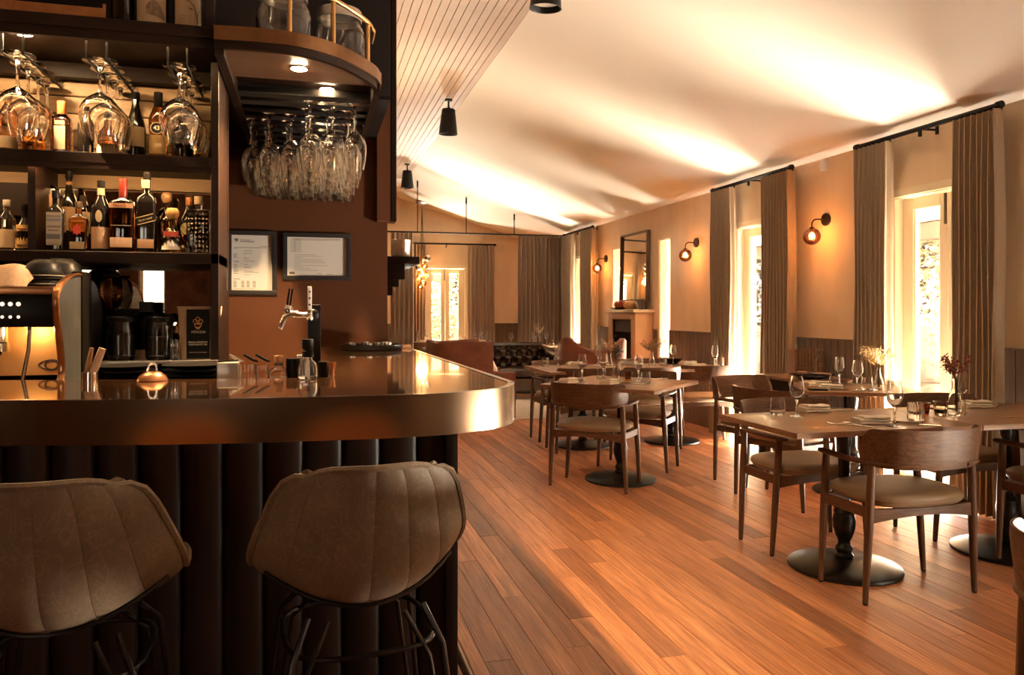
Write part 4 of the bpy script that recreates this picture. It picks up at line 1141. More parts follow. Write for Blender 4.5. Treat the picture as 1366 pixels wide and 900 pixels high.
def votive(label, x, y, col, r=.031, h=.07, z=TZ, cut=False):
    t = thing('votive_glass', label, 'candle holder', (x, y, z + .0004), 0, 'votive glasses on the tables')
    n = 8 if cut else 20
    p = [(0, 0), (r * .72, 0), (r * .75, .006), (r, h), (r - .004, h), (r * .72 - .002, .010), (0, .010)]
    MB().lathe(p, n).build('glass_body', gm(col), t, smooth=20 if cut else 50)
    MB().lathe([(0, .012), (r * .70, .012), (r * .74, h * .42), (0, h * .42)], 16).build('candle', cm((.62, .48, .32), .6), t)
    return t
votive('amber votive glass beside the ribbed tumbler', 3.035, 3.290, (.62, .22, .07), .032, .068)
votive('faceted clear votive glass left of the flower carafe', 3.135, 3.285, (.95, .88, .76), .036, .072, cut=True)
votive('small clear votive glass behind the faceted one', 3.115, 3.38, (.95, .9, .8), .024, .05)
vase('clear carafe of dark red dried flowers on the nearest table', 3.215, 3.265, .185, .042, .016, 'carafe', 13, 3, spread=.085, fh=.145, leafmat=RED, n=16)
wineglass('wine glass right of the red flowers carafe', 3.335, 3.36)
napkin('folded napkin right of the red flowers', 3.59, 3.515, -3)
cutlery('spoon', 'spoon beside the napkin right of the red flowers', 3.76, 3.52, -55)
cutlery('fork', 'fork at the frame edge on the adjoining table', 3.47, 3.10, 65)
pl = thing('side_plate', 'small white plate behind the carafe on the nearest table', 'plate', (3.36, 3.52, TZ), 0)
MB().lathe([(0, 0), (.045, 0), (.075, .008), (.074, .010), (.045, .003), (0, .003)], 24).build('plate_body', 'white_ceramic', pl)

# diagonal table
dg = [('tumbler', 1.975, 5.555), ('wine', 2.045, 5.585)]
tumbler('tumbler left of centre on the diagonal table', 1.960, 5.53); wineglass('wine glass at the left corner of the diagonal table', 2.012, 5.575)
napkin('napkin at the left corner of the diagonal table', 1.86, 5.46, 40)
napkin('napkin behind the near chair on the diagonal table', 2.125, 5.30, 40)
tumbler('tumbler near the middle of the diagonal table', 2.20, 5.66); wineglass('wine glass at the back corner of the diagonal table', 2.245, 5.73)
vase('tall glass vase with a dark green sprig on the diagonal table', 2.262, 5.500, .15, .028, .022, 'cyl', 14, 4, spread=.035, fh=.14, leafmat=DGR, n=10)
votive('amber votive glass on the diagonal table', 2.365, 5.52, (.62, .22, .07), .032, .07)
wineglass('wine glass right of the vase on the diagonal table', 2.42, 5.45)
tumbler('tumbler at the right corner of the diagonal table', 2.39, 5.255)
cutlery('fork', 'fork in front of the vase on the diagonal table', 2.30, 5.30, 50); cutlery('knife', 'knife in front of the vase on the diagonal table', 2.25, 5.27, 50)
cutlery('spoon', 'spoon at the right corner of the diagonal table', 2.655, 5.53, -60); cutlery('fork', 'fork at the right corner of the diagonal table', 2.62, 5.56, -50)

# long double table
tumbler('tumbler at the left end of the long double table', 2.19, 7.12); wineglass('wine glass at the left end of the long double table', 2.36, 7.24)
napkin('napkin at the left end of the long double table', 2.52, 7.20, 2)
wineglass('wine glass in front of the rust armchair on the long table', 2.735, 7.13)
napkin('napkin in the middle of the long double table', 3.08, 7.20, -3)
vase('glass vase of dusty olive foliage on the long double table', 3.225, 6.94, .135, .036, .013, 'bud', 14, 6, spread=.14, fh=.14, leafmat=OLV, n=22)
vase('vase of rust leaves and white blooms on the long double table', 2.80, 6.98, .13, .030, .014, 'bud', 12, 16, spread=.10, fh=.17, leafmat=mottled('rust leaves', (.30, .10, .04), (.62, .45, .30), 60, .8, 0), n=16)
tumbler('tumbler left of the olive foliage vase', 3.11, 7.02); tumbler('tumbler right of the olive foliage vase', 3.36, 6.98)
wineglass('wine glass right of the olive foliage vase', 3.455, 6.95)
bowl = thing('dark_bowl', 'dark bowl behind the olive foliage vase', 'bowl', (3.56, 7.19, TZ)); MB().lathe([(0, 0), (.05, 0), (.055, .006), (.105, .055), (.109, .058), (.103, .057), (.05, .012), (0, .010)], 24).build('bowl_body', 'black_ceramic', bowl)
napkin('napkin near the right end of the long double table', 3.66, 7.03, 5)
wineglass('wine glass at the right end of the long double table', 3.745, 6.66); tumbler('tumbler at the right end of the long double table', 3.82, 6.70)
napkin('napkin in front of the last wine glass on the long table', 3.56, 6.66, 0)

# window table
napkin('napkin at the front of the window table', 3.43, 4.545, -24); wineglass('wine glass behind the napkins on the window table', 3.70, 4.80)
tumbler('tumbler at the back of the window table', 3.60, 4.72); napkin('napkin at the back of the window table', 3.52, 4.78, -24)
wineglass('wine glass left of the pampas vase on the window table', 3.575, 4.455); tumbler('tumbler left of the pampas vase on the window table', 3.655, 4.460)
vase('bud vase of pale gold pampas on the window table', 3.735, 4.445, .15, .036, .010, 'bud', 16, 8, spread=.12, fh=.16, leafmat=PAM, n=26)
cutlery('knife', 'knife at the front of the window table', 3.47, 4.44, 60); cutlery('spoon', 'spoon on the window table behind the wine glass', 3.83, 4.80, 40)
bk = thing('bill_folder', 'small dark bill folder at the left corner of the window table', 'folder', (3.325, 4.54, TZ), R(-24)); box(-.06, .06, -.04, .04, 0, .012).build('cover', 'black_plastic', bk, smooth=30, bevel=.003)

# far tables
far = [('left far table', 1.65, 13.42), ('far table before the glazed doors', 2.66, 13.42)]
k = 0
for nm, cx, cy in far:
    for j, (dx, dy) in enumerate(((-.32, -.2), (-.12, .12), (.14, -.15), (.34, .16))):
        pos = ['first', 'second', 'third', 'fourth'][j]
        wineglass('%s wine glass from the left on the %s' % (pos, nm), cx + dx, cy + dy)
        tumbler('%s tumbler from the left on the %s' % (pos, nm), cx + dx + .09, cy + dy - .05)
    napkin('left napkin on the %s' % nm, cx - .22, cy - .27, 5); napkin('right napkin on the %s' % nm, cx + .22, cy - .25, -5)
wineglass('wine glass behind the left of the tufted sofa', 3.02, 11.62); tumbler('tumbler behind the left of the tufted sofa', 2.95, 11.60)
wineglass('wine glass left of the cream flowers behind the sofa', 3.38, 11.60); wineglass('wine glass right of the cream flowers behind the sofa', 3.60, 11.62); tumbler('tumbler right of the cream flowers behind the sofa', 3.67, 11.60)
vase('vase of cream dried flowers on the table behind the sofa', 3.47, 11.66, .15, .042, .034, 'cyl', 8, 12, spread=.10, fh=.22, leafmat=WHF, n=14)

# ================================================================= LOUNGE BY THE FIREPLACE
rug = tag(box(1.35, 3.70, 8.72, 10.75, 0.002, .010).build('rug', 'rug', None, bevel=.003, smooth=30), 'faded cream rug under the lounge armchairs', 'rug')
def cushion_mesh(w, d, h, n=10):
    def fn(u, v):
        a = 2 * PI * u; b = PI * (v - .5)
        e = lambda c, p: math.copysign(abs(c) ** p, c)
        return (e(math.cos(a), .45) * e(math.cos(b), .35) * w / 2, e(math.sin(a), .45) * e(math.cos(b), .35) * d / 2, e(math.sin(b), .8) * h / 2)
    return MB().grid(fn, 28, n, True)
# rust velvet tub armchair facing the fireplace, seen from its side
ac = thing('velvet_armchair', 'rust velvet tub armchair with a pale cushion, beyond the bar end', 'armchair', (1.90, 9.36, 0))
def tub_wall(path, th, z0, tops, mat, name):
    v = []; f = []; n = len(path)
    for i, (x, y) in enumerate(path):
        a = Vector(path[max(i - 1, 0)]); b = Vector(path[min(i + 1, n - 1)]); t = (b - a).normalized(); nn = Vector((t.y, -t.x)); p = Vector((x, y))
        zt = tops[i]
        for q, z in ((p + nn * th / 2, z0), (p + nn * (th / 2 + .01), zt - .03), (p + nn * th * .3, zt), (p - nn * th * .3, zt), (p - nn * (th / 2), zt - .03), (p - nn * th / 2, z0)): v.append((q.x, q.y, z))
    for i in range(n - 1):
        for k in range(6):
            a = i * 6 + k; b = i * 6 + (k + 1) % 6; f.append((a, b, b + 6, a + 6))
    f += [tuple(range(6)), tuple((n - 1) * 6 + k for k in reversed(range(6)))]
    return MB().add(v, f).build(name, mat, ac_cur, smooth=50)
ac_cur = ac
path = smooth_poly([(.20, -.40), (-.15, -.40), (-.36, -.39), (-.44, -.33), (-.46, -.2), (-.46, .2), (-.44, .33), (-.36, .39), (-.15, .40), (.20, .40)], 3)
tub_wall(path, .085, .17, [.905 + .012 * math.sin(i * .5) for i in range(len(path))], 'velvet', 'back_shell')
for s in (-1, 1): tub_wall([(.20, s * .40), (.35, s * .40), (.475, s * .40)], .095, .17, [.555, .548, .545], 'velvet', 'armrest')
box(-.42, .47, -.355, .355, .17, .33).build('seat_base', 'velvet', ac, bevel=.02, smooth=40)
cushion_mesh(.80, .70, .16).build('seat_cushion', 'velvet', ac, smooth=60, loc=(.06, 0, .395))
for sx in (-.38, .43):
    for sy in (-.36, .36): MB().tube([(sx, sy, .18), (sx + .02 * (1 if sx > 0 else -1), sy, 0)], [.020, .011], 8).build('leg', 'dark_wood_v', ac)
pc = tag(cushion_mesh(.40, .40, .13).build('cushion', 'linen', None, smooth=60), 'pale linen cushion on the rust armchair', 'cushion'); pc.location = (2.14, 9.42, .66); pc.rotation_euler = (R(62), R(14), R(70))
# second armchair with its curved back toward us
ac2 = thing('velvet_armchair', 'rust velvet armchair with a swept curved back, left of the fireplace', 'armchair', (3.33, 8.95, 0), R(-8)); ac_cur = ac2
path = smooth_poly([(-.36, .30), (-.365, .0), (-.35, -.22), (-.26, -.32), (-.1, -.345), (.1, -.345), (.26, -.32), (.35, -.22), (.365, 0), (.36, .30)], 3)
N_ = len(path)
tub_wall(path, .075, .16, [.60 + .31 * math.exp(-((abs(i - (N_ - 1) / 2) - 7.5) / 4.6) ** 2) + (.02 if i < N_ / 2 else 0) + .16 * math.exp(-((i - (N_ - 1) / 2) / 6) ** 2) for i in range(N_)], 'velvet', 'back_shell')
box(-.32, .32, -.28, .32, .16, .32).build('seat_base', 'velvet', ac2, bevel=.02, smooth=40)
cushion_mesh(.62, .60, .15).build('seat_cushion', 'velvet', ac2, smooth=60, loc=(0, .02, .385))
for sx in (-.29, .29):
    for sy in (-.26, .28): MB().tube([(sx, sy, .17), (sx * 1.07, sy * 1.07, 0)], [.019, .011], 8).build('leg', 'dark_wood_v', ac2)
# dark tufted sofa
so = thing('tufted_sofa', 'dark brown leather button tufted sofa facing us across the rug', 'sofa', (2.55, 11.0, 0))
BX, BZ0, BZ1 = .86, .36, .80
buttons = []
def tuft(x, z):
    d = 0
    for r in range(4):
        for c in range(-6, 7):
            bx = c * .165 + (.0825 if r % 2 else 0); bz = .42 + r * .105
            q = ((x - bx) / .05) ** 2 + ((z - bz) / .045) ** 2
            d = max(d, math.exp(-q))
    g1 = abs(((x + (z - .42) * .0825 / .105) / .0825) % 2 - 1); g2 = abs(((x - (z - .42) * .0825 / .105) / .0825) % 2 - 1)
    cre = max(math.exp(-(1 - g1) ** 2 / .03), math.exp(-(1 - g2) ** 2 / .03))
    return -.050 * d - .018 * cre
def bk_(u, v):
    x = (u - .5) * 2 * BX
    if v < .8:
        z = BZ0 + (BZ1 - .05 - BZ0) * v / .8; y = .21 - .0 + .10 * (v / .8) + 0; y = .20 + .09 * (v / .8) - tuft(x, z) - .045 * math.sin(PI * min(v / .8, 1) * .5)
    else:
        a = (v - .8) / .2 * PI; y = .29 + .055 - .1 * math.cos(a) * .55 - .045 * (1 - (v - .8) / .2); z = BZ1 - .05 + .05 * math.sin(a)
    return (x, y, z)
MB().grid(bk_, 150, 46).build('tufted_back', 'chester', so, smooth=80, fix=False)
box(-BX, BX, .27, .40, .14, .755).build('back_frame', 'chester', so, bevel=.02, smooth=40)
for r in range(4):
    for c in range(-5, 6):
        bx = c * .165 + (.0825 if r % 2 else 0); bz = .42 + r * .105
        if abs(bx) < BX - .02:
            v = (bz - BZ0) / (BZ1 - .05 - BZ0); MB().ball((0, 0, 0), .013, 8, 6, sy=.6).build('button', 'chester', so, loc=(bx, .20 + .09 * v + .050 - .045 * math.sin(PI * min(v, 1) * .5), bz))
for s in (-1, 1):
    mb = MB().box(s * BX - .02 if s > 0 else s * BX - .13, s * BX + .13 if s > 0 else s * BX + .02, -.42, .40, .14, .60)
    mb.build('arm_box', 'chester', so, bevel=.03, smooth=40)
    MB().tube([(s * (BX + .055), -.43, .61), (s * (BX + .055), .38, .66)], .085, 16).build('arm_roll', 'chester', so, smooth=60)
for x0, x1 in ((-BX + .02, -.005), (.005, BX - .02)): cushion_mesh(x1 - x0, .62, .15).build('seat_cushion', 'chester', so, smooth=60, loc=((x0 + x1) / 2, -.10, .385))
box(-BX, BX, -.42, .30, .14, .31).build('seat_base', 'chester', so, bevel=.015, smooth=40)
for x in (-.9, -.05, .9):
    for y in (-.38, .36): MB().lathe([(0, 0), (.014, 0), (.018, .02), (.026, .10), (.030, .14), (0, .14)], 10, (x, y, 0)).build('leg', 'dark_wood_v', so)

# fireplace with its mantel things
fp = struct(MB().box(3.94, XW, 8.99, 9.12, 0, 1.255).box(3.94, XW, 9.76, 9.89, 0, 1.255).box(3.94, XW, 9.12, 9.76, 1.16, 1.255).box(4.15, XW, 9.12, 9.76, 0, 1.16).build('wall_fireplace', 'terracotta', smooth=40, bevel=.018, seg=3))
MB().box(3.96, 4.15, 9.12, 9.135, 0, 1.16).box(3.96, 4.15, 9.745, 9.76, 0, 1.16).box(4.135, 4.15, 9.135, 9.745, 0, 1.16).box(3.96, 4.15, 9.135, 9.745, .0, .02).build('firebox_lining', cm((.045, .03, .022), .8), fp, smooth=0)
box(3.985, 4.0, 9.135, 9.745, 1.0, 1.16).build('firebox_hood', cm((.05, .035, .026), .7), fp, smooth=0)
box(3.905, XW, 8.955, 9.925, 1.255, 1.292).build('mantel_slab', cm((.58, .42, .28), .7), fp, smooth=30, bevel=.006)
fd = thing('black_plate', 'shallow black dish holding a pumpkin on the fireplace mantel', 'dish', (4.045, 9.70, 1.292)); MB().lathe([(0, 0), (.06, 0), (.14, .022), (.143, .026), (.135, .026), (.06, .008), (0, .008)], 28).build('dish_body', 'black_ceramic', fd)
def ribbed(name, label, cat, loc, r, h, mat, ribs=10, dip=.10, sx=1, sy=1):
    t = thing(name, label, cat, loc)
    def fn(u, v):
        a = 2 * PI * u; b = PI * v; k = 1 - dip * abs(math.cos(ribs * a / 2)) ** 3 * math.sin(b)
        rr = r * math.sin(b) ** .75 * k; z = h / 2 * (1 - math.cos(b) * (1 - .25 * math.exp(-(math.sin(b) / .35) ** 2)))
        return (rr * math.cos(a) * sx, rr * math.sin(a) * sy, z)
    MB().grid(fn, ribs * 8, 16, True).build('skin', mat, t, smooth=70, weld=.0004)
    MB().tube([(0, 0, h * .84), (.004, 0, h * .98), (.014, .004, h * 1.12)], [.012, .008, .009], 7).build('stalk', cm((.20, .13, .05), .8), t)
    return t
ribbed('pumpkin', 'dark red pumpkin in a black dish on the fireplace mantel', 'pumpkin', (4.045, 9.70, 1.302), .092, .115, 'pumpkin')
ribbed('gourd', 'long ochre gourd lying on the fireplace mantel below the mirror', 'gourd', (4.05, 9.36, 1.292), .095, .125, 'gourd', 8, .05, 1.0, 1.35)
gv = thing('glass_jar', 'small clear glass jar at the near end of the fireplace mantel', 'jar', (4.05, 9.13, 1.2924)); MB().lathe([(0, 0), (.05, 0), (.055, .006), (.055, .12), (.052, .12), (.052, .010), (0, .010)], 22).build('glass_body', 'tumbler', gv)
# mirror over the fireplace
mr = thing('wall_mirror', 'tall dark framed mirror leaning above the fireplace mantel', 'mirror', (XW - .03, 9.52, 1.30), 0)
mr.rotation_euler = (0, R(1.2), 0)
y0, y1, z0, z1 = -.445, .43, .105, 1.01
for a in ((y0, y0 + .022, z0, z1), (y1 - .022, y1, z0, z1), (y0 + .022, y1 - .022, z0, z0 + .022), (y0 + .022, y1 - .022, z1 - .022, z1)): box(-.045, 0.004, a[0], a[1], a[2], a[3]).build('frame_rail', cm((.10, .06, .035), .45), mr, smooth=30, bevel=.002, seg=1)
box(-.018, -.012, y0 + .022, y1 - .022, z0 + .022, z1 - .022).build('mirror_glass', 'mirror', mr, smooth=0)
for y in (-.40, .39): box(-.03, .0, y - .02, y + .02, -.006, z0).build('stand_foot', cm((.10, .06, .035), .45), mr, smooth=0)

# amber globe wall lamps
def sconce(label, y):
    t = thing('wall_lamp', label, 'wall lamp', (XW, y, 2.04), 0, 'amber globe wall lamps')
    MB().lathe([(0, 0), (.052, 0), (.054, .004), (.054, .016), (.050, .022), (0, .022)], 24).build('wall_plate', 'bronze_dark', t).rotation_euler = (0, R(-90), 0)
    arm = [(-.02, 0, 0), (-.10, 0, 0)] + [(-.10 - .045 * math.sin(a), 0, -.045 + .045 * math.cos(a)) for a in (.4, .8, 1.2, 1.57)] + [(-.145, 0, -.075)]
    MB().tube(arm, .0065, 8).build('arm', 'bronze_dark', t)
    MB().lathe([(0, 0), (.020, 0), (.020, -.03), (.016, -.034), (0, -.034)], 14, (-.145, 0, -.068)).build('lamp_holder', 'bronze_dark', t)
    def glb(u, v):
        a = 2 * PI * u; b = .30 + (PI - .30) * v; r = .071 * (1 + .014 * math.cos(24 * a) * math.sin(b))
        return (-.145 + r * math.sin(b) * math.cos(a), r * math.sin(b) * math.sin(a), -.146 + .071 * math.cos(b))
    MB().grid(glb, 72, 16, True).build('globe', 'amber_globe', t, smooth=70, weld=.0003)
    MB().ball((-.145, 0, -.138), .021, 12, 8, sz=1.2).build('bulb', 'bulb', t)
    point_lamp('bulb_light', (-.145, 0, -.138), 13, (1, .60, .25), .022, t)
    return t
M['bronze_dark'] = plain('dark bronze fitting', (.050, .028, .016), .4, .8)
M['bulb'] = emit('warm filament bulb', (1, .62, .24), 22)
sconce('amber globe wall lamp between the two nearest glazed doors', 5.61)
sconce('amber globe wall lamp between the second door and slot window', 7.86)
sconce('amber globe wall lamp left of the fireplace mirror', 10.60)
sconce('amber globe wall lamp beside the dividing curtain', 12.80)
# small white motion sensor
ps = thing('motion_sensor', 'small white motion sensor high on the plaster wall', 'sensor', (XW, 5.63, 2.50)); box(-.035, 0, -.03, .03, -.05, .05).build('case', 'white_ceramic', ps, bevel=.008, smooth=40); MB().ball((-.030, 0, -.015), .018, 12, 8).build('lens', cm((.7, .66, .6), .3), ps)

# black ceiling spot lamps under the boarded ceiling
def spotlamp(label, x, y, tilt, az):
    t = thing('ceiling_spot', label, 'ceiling lamp', (x, y, 3.382), 0, 'black ceiling spots')
    MB().lathe([(0, 0), (.038, 0), (.038, -.012), (.034, -.016), (0, -.016)], 20).build('ceiling_rose', 'black_metal', t)
    MB().tube([(0, 0, -.012), (0, 0, -.065), (.004, .004, -.09), (0, 0, -.105)], [.009, .009, .014, .012], 10).build('knuckle', 'black_metal', t)
    h = MB().lathe([(0, 0), (.060, 0), (.066, -.006), (.094, -.245), (.096, -.25), (.090, -.25), (.086, -.244), (.060, -.02), (0, -.02)], 28).build('shade', 'black_metal', t, loc=(0, 0, -.095))
    MB().lathe([(0, -.215), (.080, -.215), (.080, -.210), (0, -.210)], 24).build('lens', 'spotlens', h)
    h.rotation_euler = (tilt, 0, az)
    return t
M['spotlens'] = emit('soft spot lens', (.20, .14, .09), .25)
spotlamp('black ceiling spot cut off at the top edge of view', 1.335, 4.30, R(4), R(20))
spotlamp('black ceiling spot nearer of the two whole ones', 1.335, 7.62, R(3), R(10))
spotlamp('black ceiling spot farther of the two whole ones', 1.345, 11.1, R(3), R(-10))

# cluster pendant in the far room
pd = thing('cluster_pendant', 'cluster pendant of chrome and amber glass globes by the far doors', 'pendant lamp', (1.95, 13.9, 3.242))
MB().lathe([(0, .02), (.11, .02), (.115, -.02), (.07, -.045), (0, -.05)], 24).build('ceiling_rose', 'dull_steel', pd)
M['soft_bulb'] = emit('soft pendant bulb', (1, .66, .32), 5)
GL = [(.085, -.05, -.79, .062, 'chrome'), (.02, .0, -.84, .060, 'amber'), (-.075, -.04, -.95, .055, 'chrome'), (.00, .05, -1.00, .060, 'amber'), (.06, .02, -1.08, .058, 'amber'), (-.04, .03, -1.12, .058, 'amber'), (.015, -.04, -1.22, .056, 'amber'), (-.03, .0, -1.28, .050, 'amber'), (.05, .05, -.93, .055, 'amber')]
GL = [(x * 1.078, y * 1.078, (z + 2.955 - 1.27) * 1.078 + 1.27 - 3.242, r * 1.078, k) for x, y, z, r, k in GL]
for (x, y, z, r, k) in GL:
    MB().tube([(0, 0, -.04), (x * .25, y * .25, -.6), (x, y, z + r)], .0018, 5).build('cord', 'black_metal', pd)
    g = MB().ball((x, y, z), r, 18, 12).build('globe', M['steel'] if k == 'chrome' else M['pendant_glass'] if 'pendant_glass' in M else M.setdefault('pendant_glass', thin_glass('pendant amber glass', (1, .72, .42), .3)), pd, smooth=70)
    if k == 'amber': MB().ball((x, y, z), .014, 10, 6).build('bulb', 'soft_bulb', g)
point_lamp('pendant_light', (0, 0, -1.3), 4, (1, .60, .25), .1, pd)

# ================================================================= BOTTLES
DARKG = plain('near black bottle glass', (.010, .007, .005), .08, spec=.6, coat=.4)
def bottle(label, x, y, z, r, h, shape='round', glass=None, cap=(.01, .008, .007), labels=(), caph=.12, neck=.36, group='bottles on the lower bar shelf', seg=20, marks=(), stopper=False, dz=.0004):
    t = thing('bottle', label, 'bottle', (x, y, z + dz), 0, group)
    g = glass if glass is not None else DARKG
    nr = r * neck
    if shape == 'round': p = [(0, 0), (r * .92, 0), (r, .006), (r, h * .58), (r * .93, h * .64), (nr * 1.35, h * .76), (nr, h * .82), (nr, h)]
    elif shape == 'slope': p = [(0, 0), (r * .92, 0), (r, .006), (r, h * .44), (r * .88, h * .56), (nr * 1.3, h * .76), (nr, h * .84), (nr, h)]
    elif shape == 'squat': p = [(0, 0), (r * .94, 0), (r, .008), (r * .96, h * .40), (r * .80, h * .56), (nr * 1.1, h * .68), (nr, h * .74), (nr, h)]
    else: p = [(0, 0), (r * .95, 0), (r, .006), (r, h * .62), (r * .90, h * .69), (nr * 1.2, h * .75), (nr, h * .79), (nr, h)]
    if shape == 'square':
        def fn(u, v):
            k = min(int(round(v * (len(p) - 1))), len(p) - 1); rr, zz = p[k]; a = 2 * PI * u + PI / 4
            e = .35 if k < 5 else .9
            return (rr * math.copysign(abs(math.cos(a)) ** e, math.cos(a)), rr * .86 * math.copysign(abs(math.sin(a)) ** e, math.sin(a)), zz)
        MB().grid(fn, 32, len(p), True).build('glass_body', g, t, smooth=45, weld=.0003)
    else: MB().lathe(p, seg).build('glass_body', g, t, smooth=50)
    cz = h * (1 - caph)
    if stopper: MB().lathe([(0, h - .004), (nr * 1.1, h - .004), (nr * 1.5, h + .008), (nr * 1.55, h + .022), (nr * 1.1, h + .032), (0, h + .034)], 16).build('stopper', cm(cap, .4), t)
    else: MB().lathe([(nr + .0006, cz), (nr + .0018, cz + .002), (nr + .0018, h + .0015), (0, h + .0015)], 16).build('cap', cm(cap, .35), t)
    for (a, b, col, wd) in labels:   # heights as fractions, colour, half angle in degrees
        z0, z1 = h * a, h * b
        if shape == 'square': box(-r * wd, r * wd, -r * .86 - .0012, -r * .86 + .004, z0, z1).build('paper_label', cm(col, .7), t, smooth=0)
        else:
            def lf(u, v, z0=z0, z1=z1, wd=wd):
                an = -PI / 2 + R(wd) * (2 * u - 1)
                zz = z0 + (z1 - z0) * v; rr = r
                if zz > h * .78: rr = nr
                elif shape == 'squat': rr = r * (1 - .10 * zz / (h * .40))
                return ((rr + .0010) * math.cos(an), (rr + .0010) * math.sin(an), zz)
            MB().grid(lf, 13, 2).build('paper_label', cm(col, .7), t, smooth=60, fix=False)
    for (a, b, wd, col) in marks:   # printed bars
        box(-r * wd, r * wd, -r - .0022 if shape != 'square' else -r * .86 - .0020, -r * .86 if shape == 'square' else -r * .9, h * a, h * b).build('printed_band', cm(col, .6), t, smooth=0)
    return t
CREAM = (.62, .45, .27); TAN = (.50, .30, .15); GOLD = (.60, .38, .13)
LZ = 1.463; F = 2.815; B = 2.925
g1 = 'bottles on the lower bar shelf'
bottle('clear bottle with a patterned shoulder at the left end of the lower shelf', -.945, F, LZ, .026, .163, 'round', gm((.9, .75, .55)), (.6, .55, .48), [(.06, .42, CREAM, 75)], group=g1)
bottle('squat dark bottle with a framed cream label, left on the lower shelf', -.893, F, LZ, .0285, .150, 'squat', None, (.012, .01, .008), [(.06, .56, GOLD, 62)], group=g1, marks=[(.12, .14, .55, (.25, .12, .05)), (.46, .48, .55, (.25, .12, .05))])
b_ = thing('gift_canister', 'tan cylinder canister with a dark round emblem on the lower shelf', 'canister', (-.856, B, LZ + .0004)); MB().lathe([(0, 0), (.034, 0), (.034, .20), (0, .20)], 24).build('tube_body', cm((.42, .22, .10), .6), b_)
MB().lathe([(0, .2002), (.035, .2002), (.035, .218), (.02, .23), (.012, .236), (0, .236)], 20).build('lid', 'steel', b_)
MB().lathe([(0, 0), (.018, 0), (.018, .001), (0, .001)], 20).build('emblem', cm((.05, .02, .012), .5), b_, loc=(0, -.0335, .125)).rotation_euler = (R(90), 0, 0)
bottle('tall black bottle with a tan neck band behind the front row', -.795, B, LZ, .026, .284, 'round', None, (.012, .01, .009), [(.28, .56, (.30, .18, .09), 60), (.83, .87, (.3, .14, .06), 170)], caph=.10, group=g1)
t = bottle('black shouldered bottle with a grey striped label on the lower shelf', -.801, F - .01, LZ, .0265, .197, 'square', None, (.012, .01, .009), [(.10, .64, (.30, .23, .16), .82)], group=g1, marks=[(.50, .53, .75, (.12, .13, .15)), (.20, .28, .75, (.09, .075, .06)), (.57, .585, .78, (.12, .1, .08))])
text('AUSTRALIAN', t, cm((.05, .04, .03), .7), .0085, (0, -.0258, .197 * .40))
text('DISTILLED', t, cm((.05, .04, .03), .7), .0065, (0, -.0258, .197 * .34))
t = bottle('amber spirit bottle with a red maple shaped emblem on the lower shelf', -.736, F, LZ, .0265, .165, 'square', gm((.62, .25, .05)), (.20, .13, .08), [(.06, .20, (.45, .33, .18), .8)], group=g1)
_st = []
for k in range(16):
    a = PI / 2 + k * PI / 8; q = .016 if k % 2 == 0 else .010; _st.append((q * math.cos(a), q * math.sin(a) * 1.25))
MB().prism(_st, -.0012, .0, 'y').build('emblem', cm((.42, .035, .012), .5), t, loc=(0, -.0236, .072), smooth=0)
bottle('bottle with a pale chevron label behind the amber one', -.752, B, LZ, .025, .20, 'round', gm((.5, .3, .12)), (.04, .03, .02), [(.36, .72, (.45, .30, .17), 70)], group=g1, marks=[(.50, .53, .5, (.75, .66, .52))])
bottle('tall dark whisky bottle with an oval label on the lower shelf', -.670, F, LZ, .0285, .236, 'round', None, (.014, .010, .008), [(.05, .35, (.44, .25, .13), 70), (.80, .90, (.5, .36, .2), 150)], caph=.10, group=g1)
ov = [(.010 * math.cos(a), .020 * math.sin(a)) for a in [2 * PI * i / 20 for i in range(20)]]
o = COL.objects[-1]
MB().prism(ov, -.0004, .0006, 'y').build('oval_label', cm((.48, .34, .18), .7), [q for q in COL.objects if q.name.startswith('bottle')][-1], loc=(0, -.0292, .118), smooth=0)
t = bottle('wide amber whisky bottle with a torn edged tan label and red waxed neck', -.603, F, LZ, .0385, .245, 'square', gm((.50, .16, .04)), (.20, .022, .010), [(.60, .66, (.52, .27, .13), .92), (.07, .20, (.55, .34, .19), .85)], caph=.34, neck=.30, group=g1, marks=[(.36, .365, .8, (.6, .45, .28))])
text("Maker's", t, cm((.28, .05, .02), .6), .012, (-.004, -.0350, .245 * .63))
t = bottle('tall dark bottle with a slanted gold edged label on the lower shelf', -.530, F, LZ, .0295, .270, 'square', None, (.014, .010, .008), [(.06, .17, (.52, .30, .16), .85), (.80, .90, (.55, .40, .22), .42)], caph=.09, neck=.36, group=g1)
sl = box(-.029, .029, -.0265, -.0245, -.012, .012).build('slanted_label', cm((.02, .016, .013), .5), t, smooth=0, loc=(0, 0, .112)); sl.rotation_euler = (0, R(-17), 0)
for q in (-.0115, .0115): box(-.029, .029, -.0272, -.026, q - .0012, q + .0012).build('gold_edge', cm((.65, .42, .16), .4), sl, smooth=0)
text('Black Label', sl, cm((.68, .48, .22), .5), .0095, (0, -.0268, 0))
bottle('clear stoppered decanter behind the slanted label bottle', -.487, B, LZ, .0275, .190, 'round', gm((.85, .6, .35)), (.40, .22, .10), [], stopper=True, neck=.42, group=g1)
t = bottle('squat tequila bottle with a ball stopper and pale oval label', -.451, F, LZ, .0415, .122, 'squat', gm((.92, .62, .22)), (.70, .42, .16), [(.46, .60, (.42, .05, .02), 40)], stopper=True, neck=.34, group=g1)
def _tl(u, v): an = -PI / 2 + R(44) * (2 * u - 1); return (.0420 * (1 - .06 * v) * math.cos(an), .0420 * (1 - .06 * v) * math.sin(an), .012 + .034 * v * (.55 + .45 * math.sin(PI * u)))
MB().grid(_tl, 13, 3).build('paper_label', cm((.78, .70, .58), .6), t, fix=False)
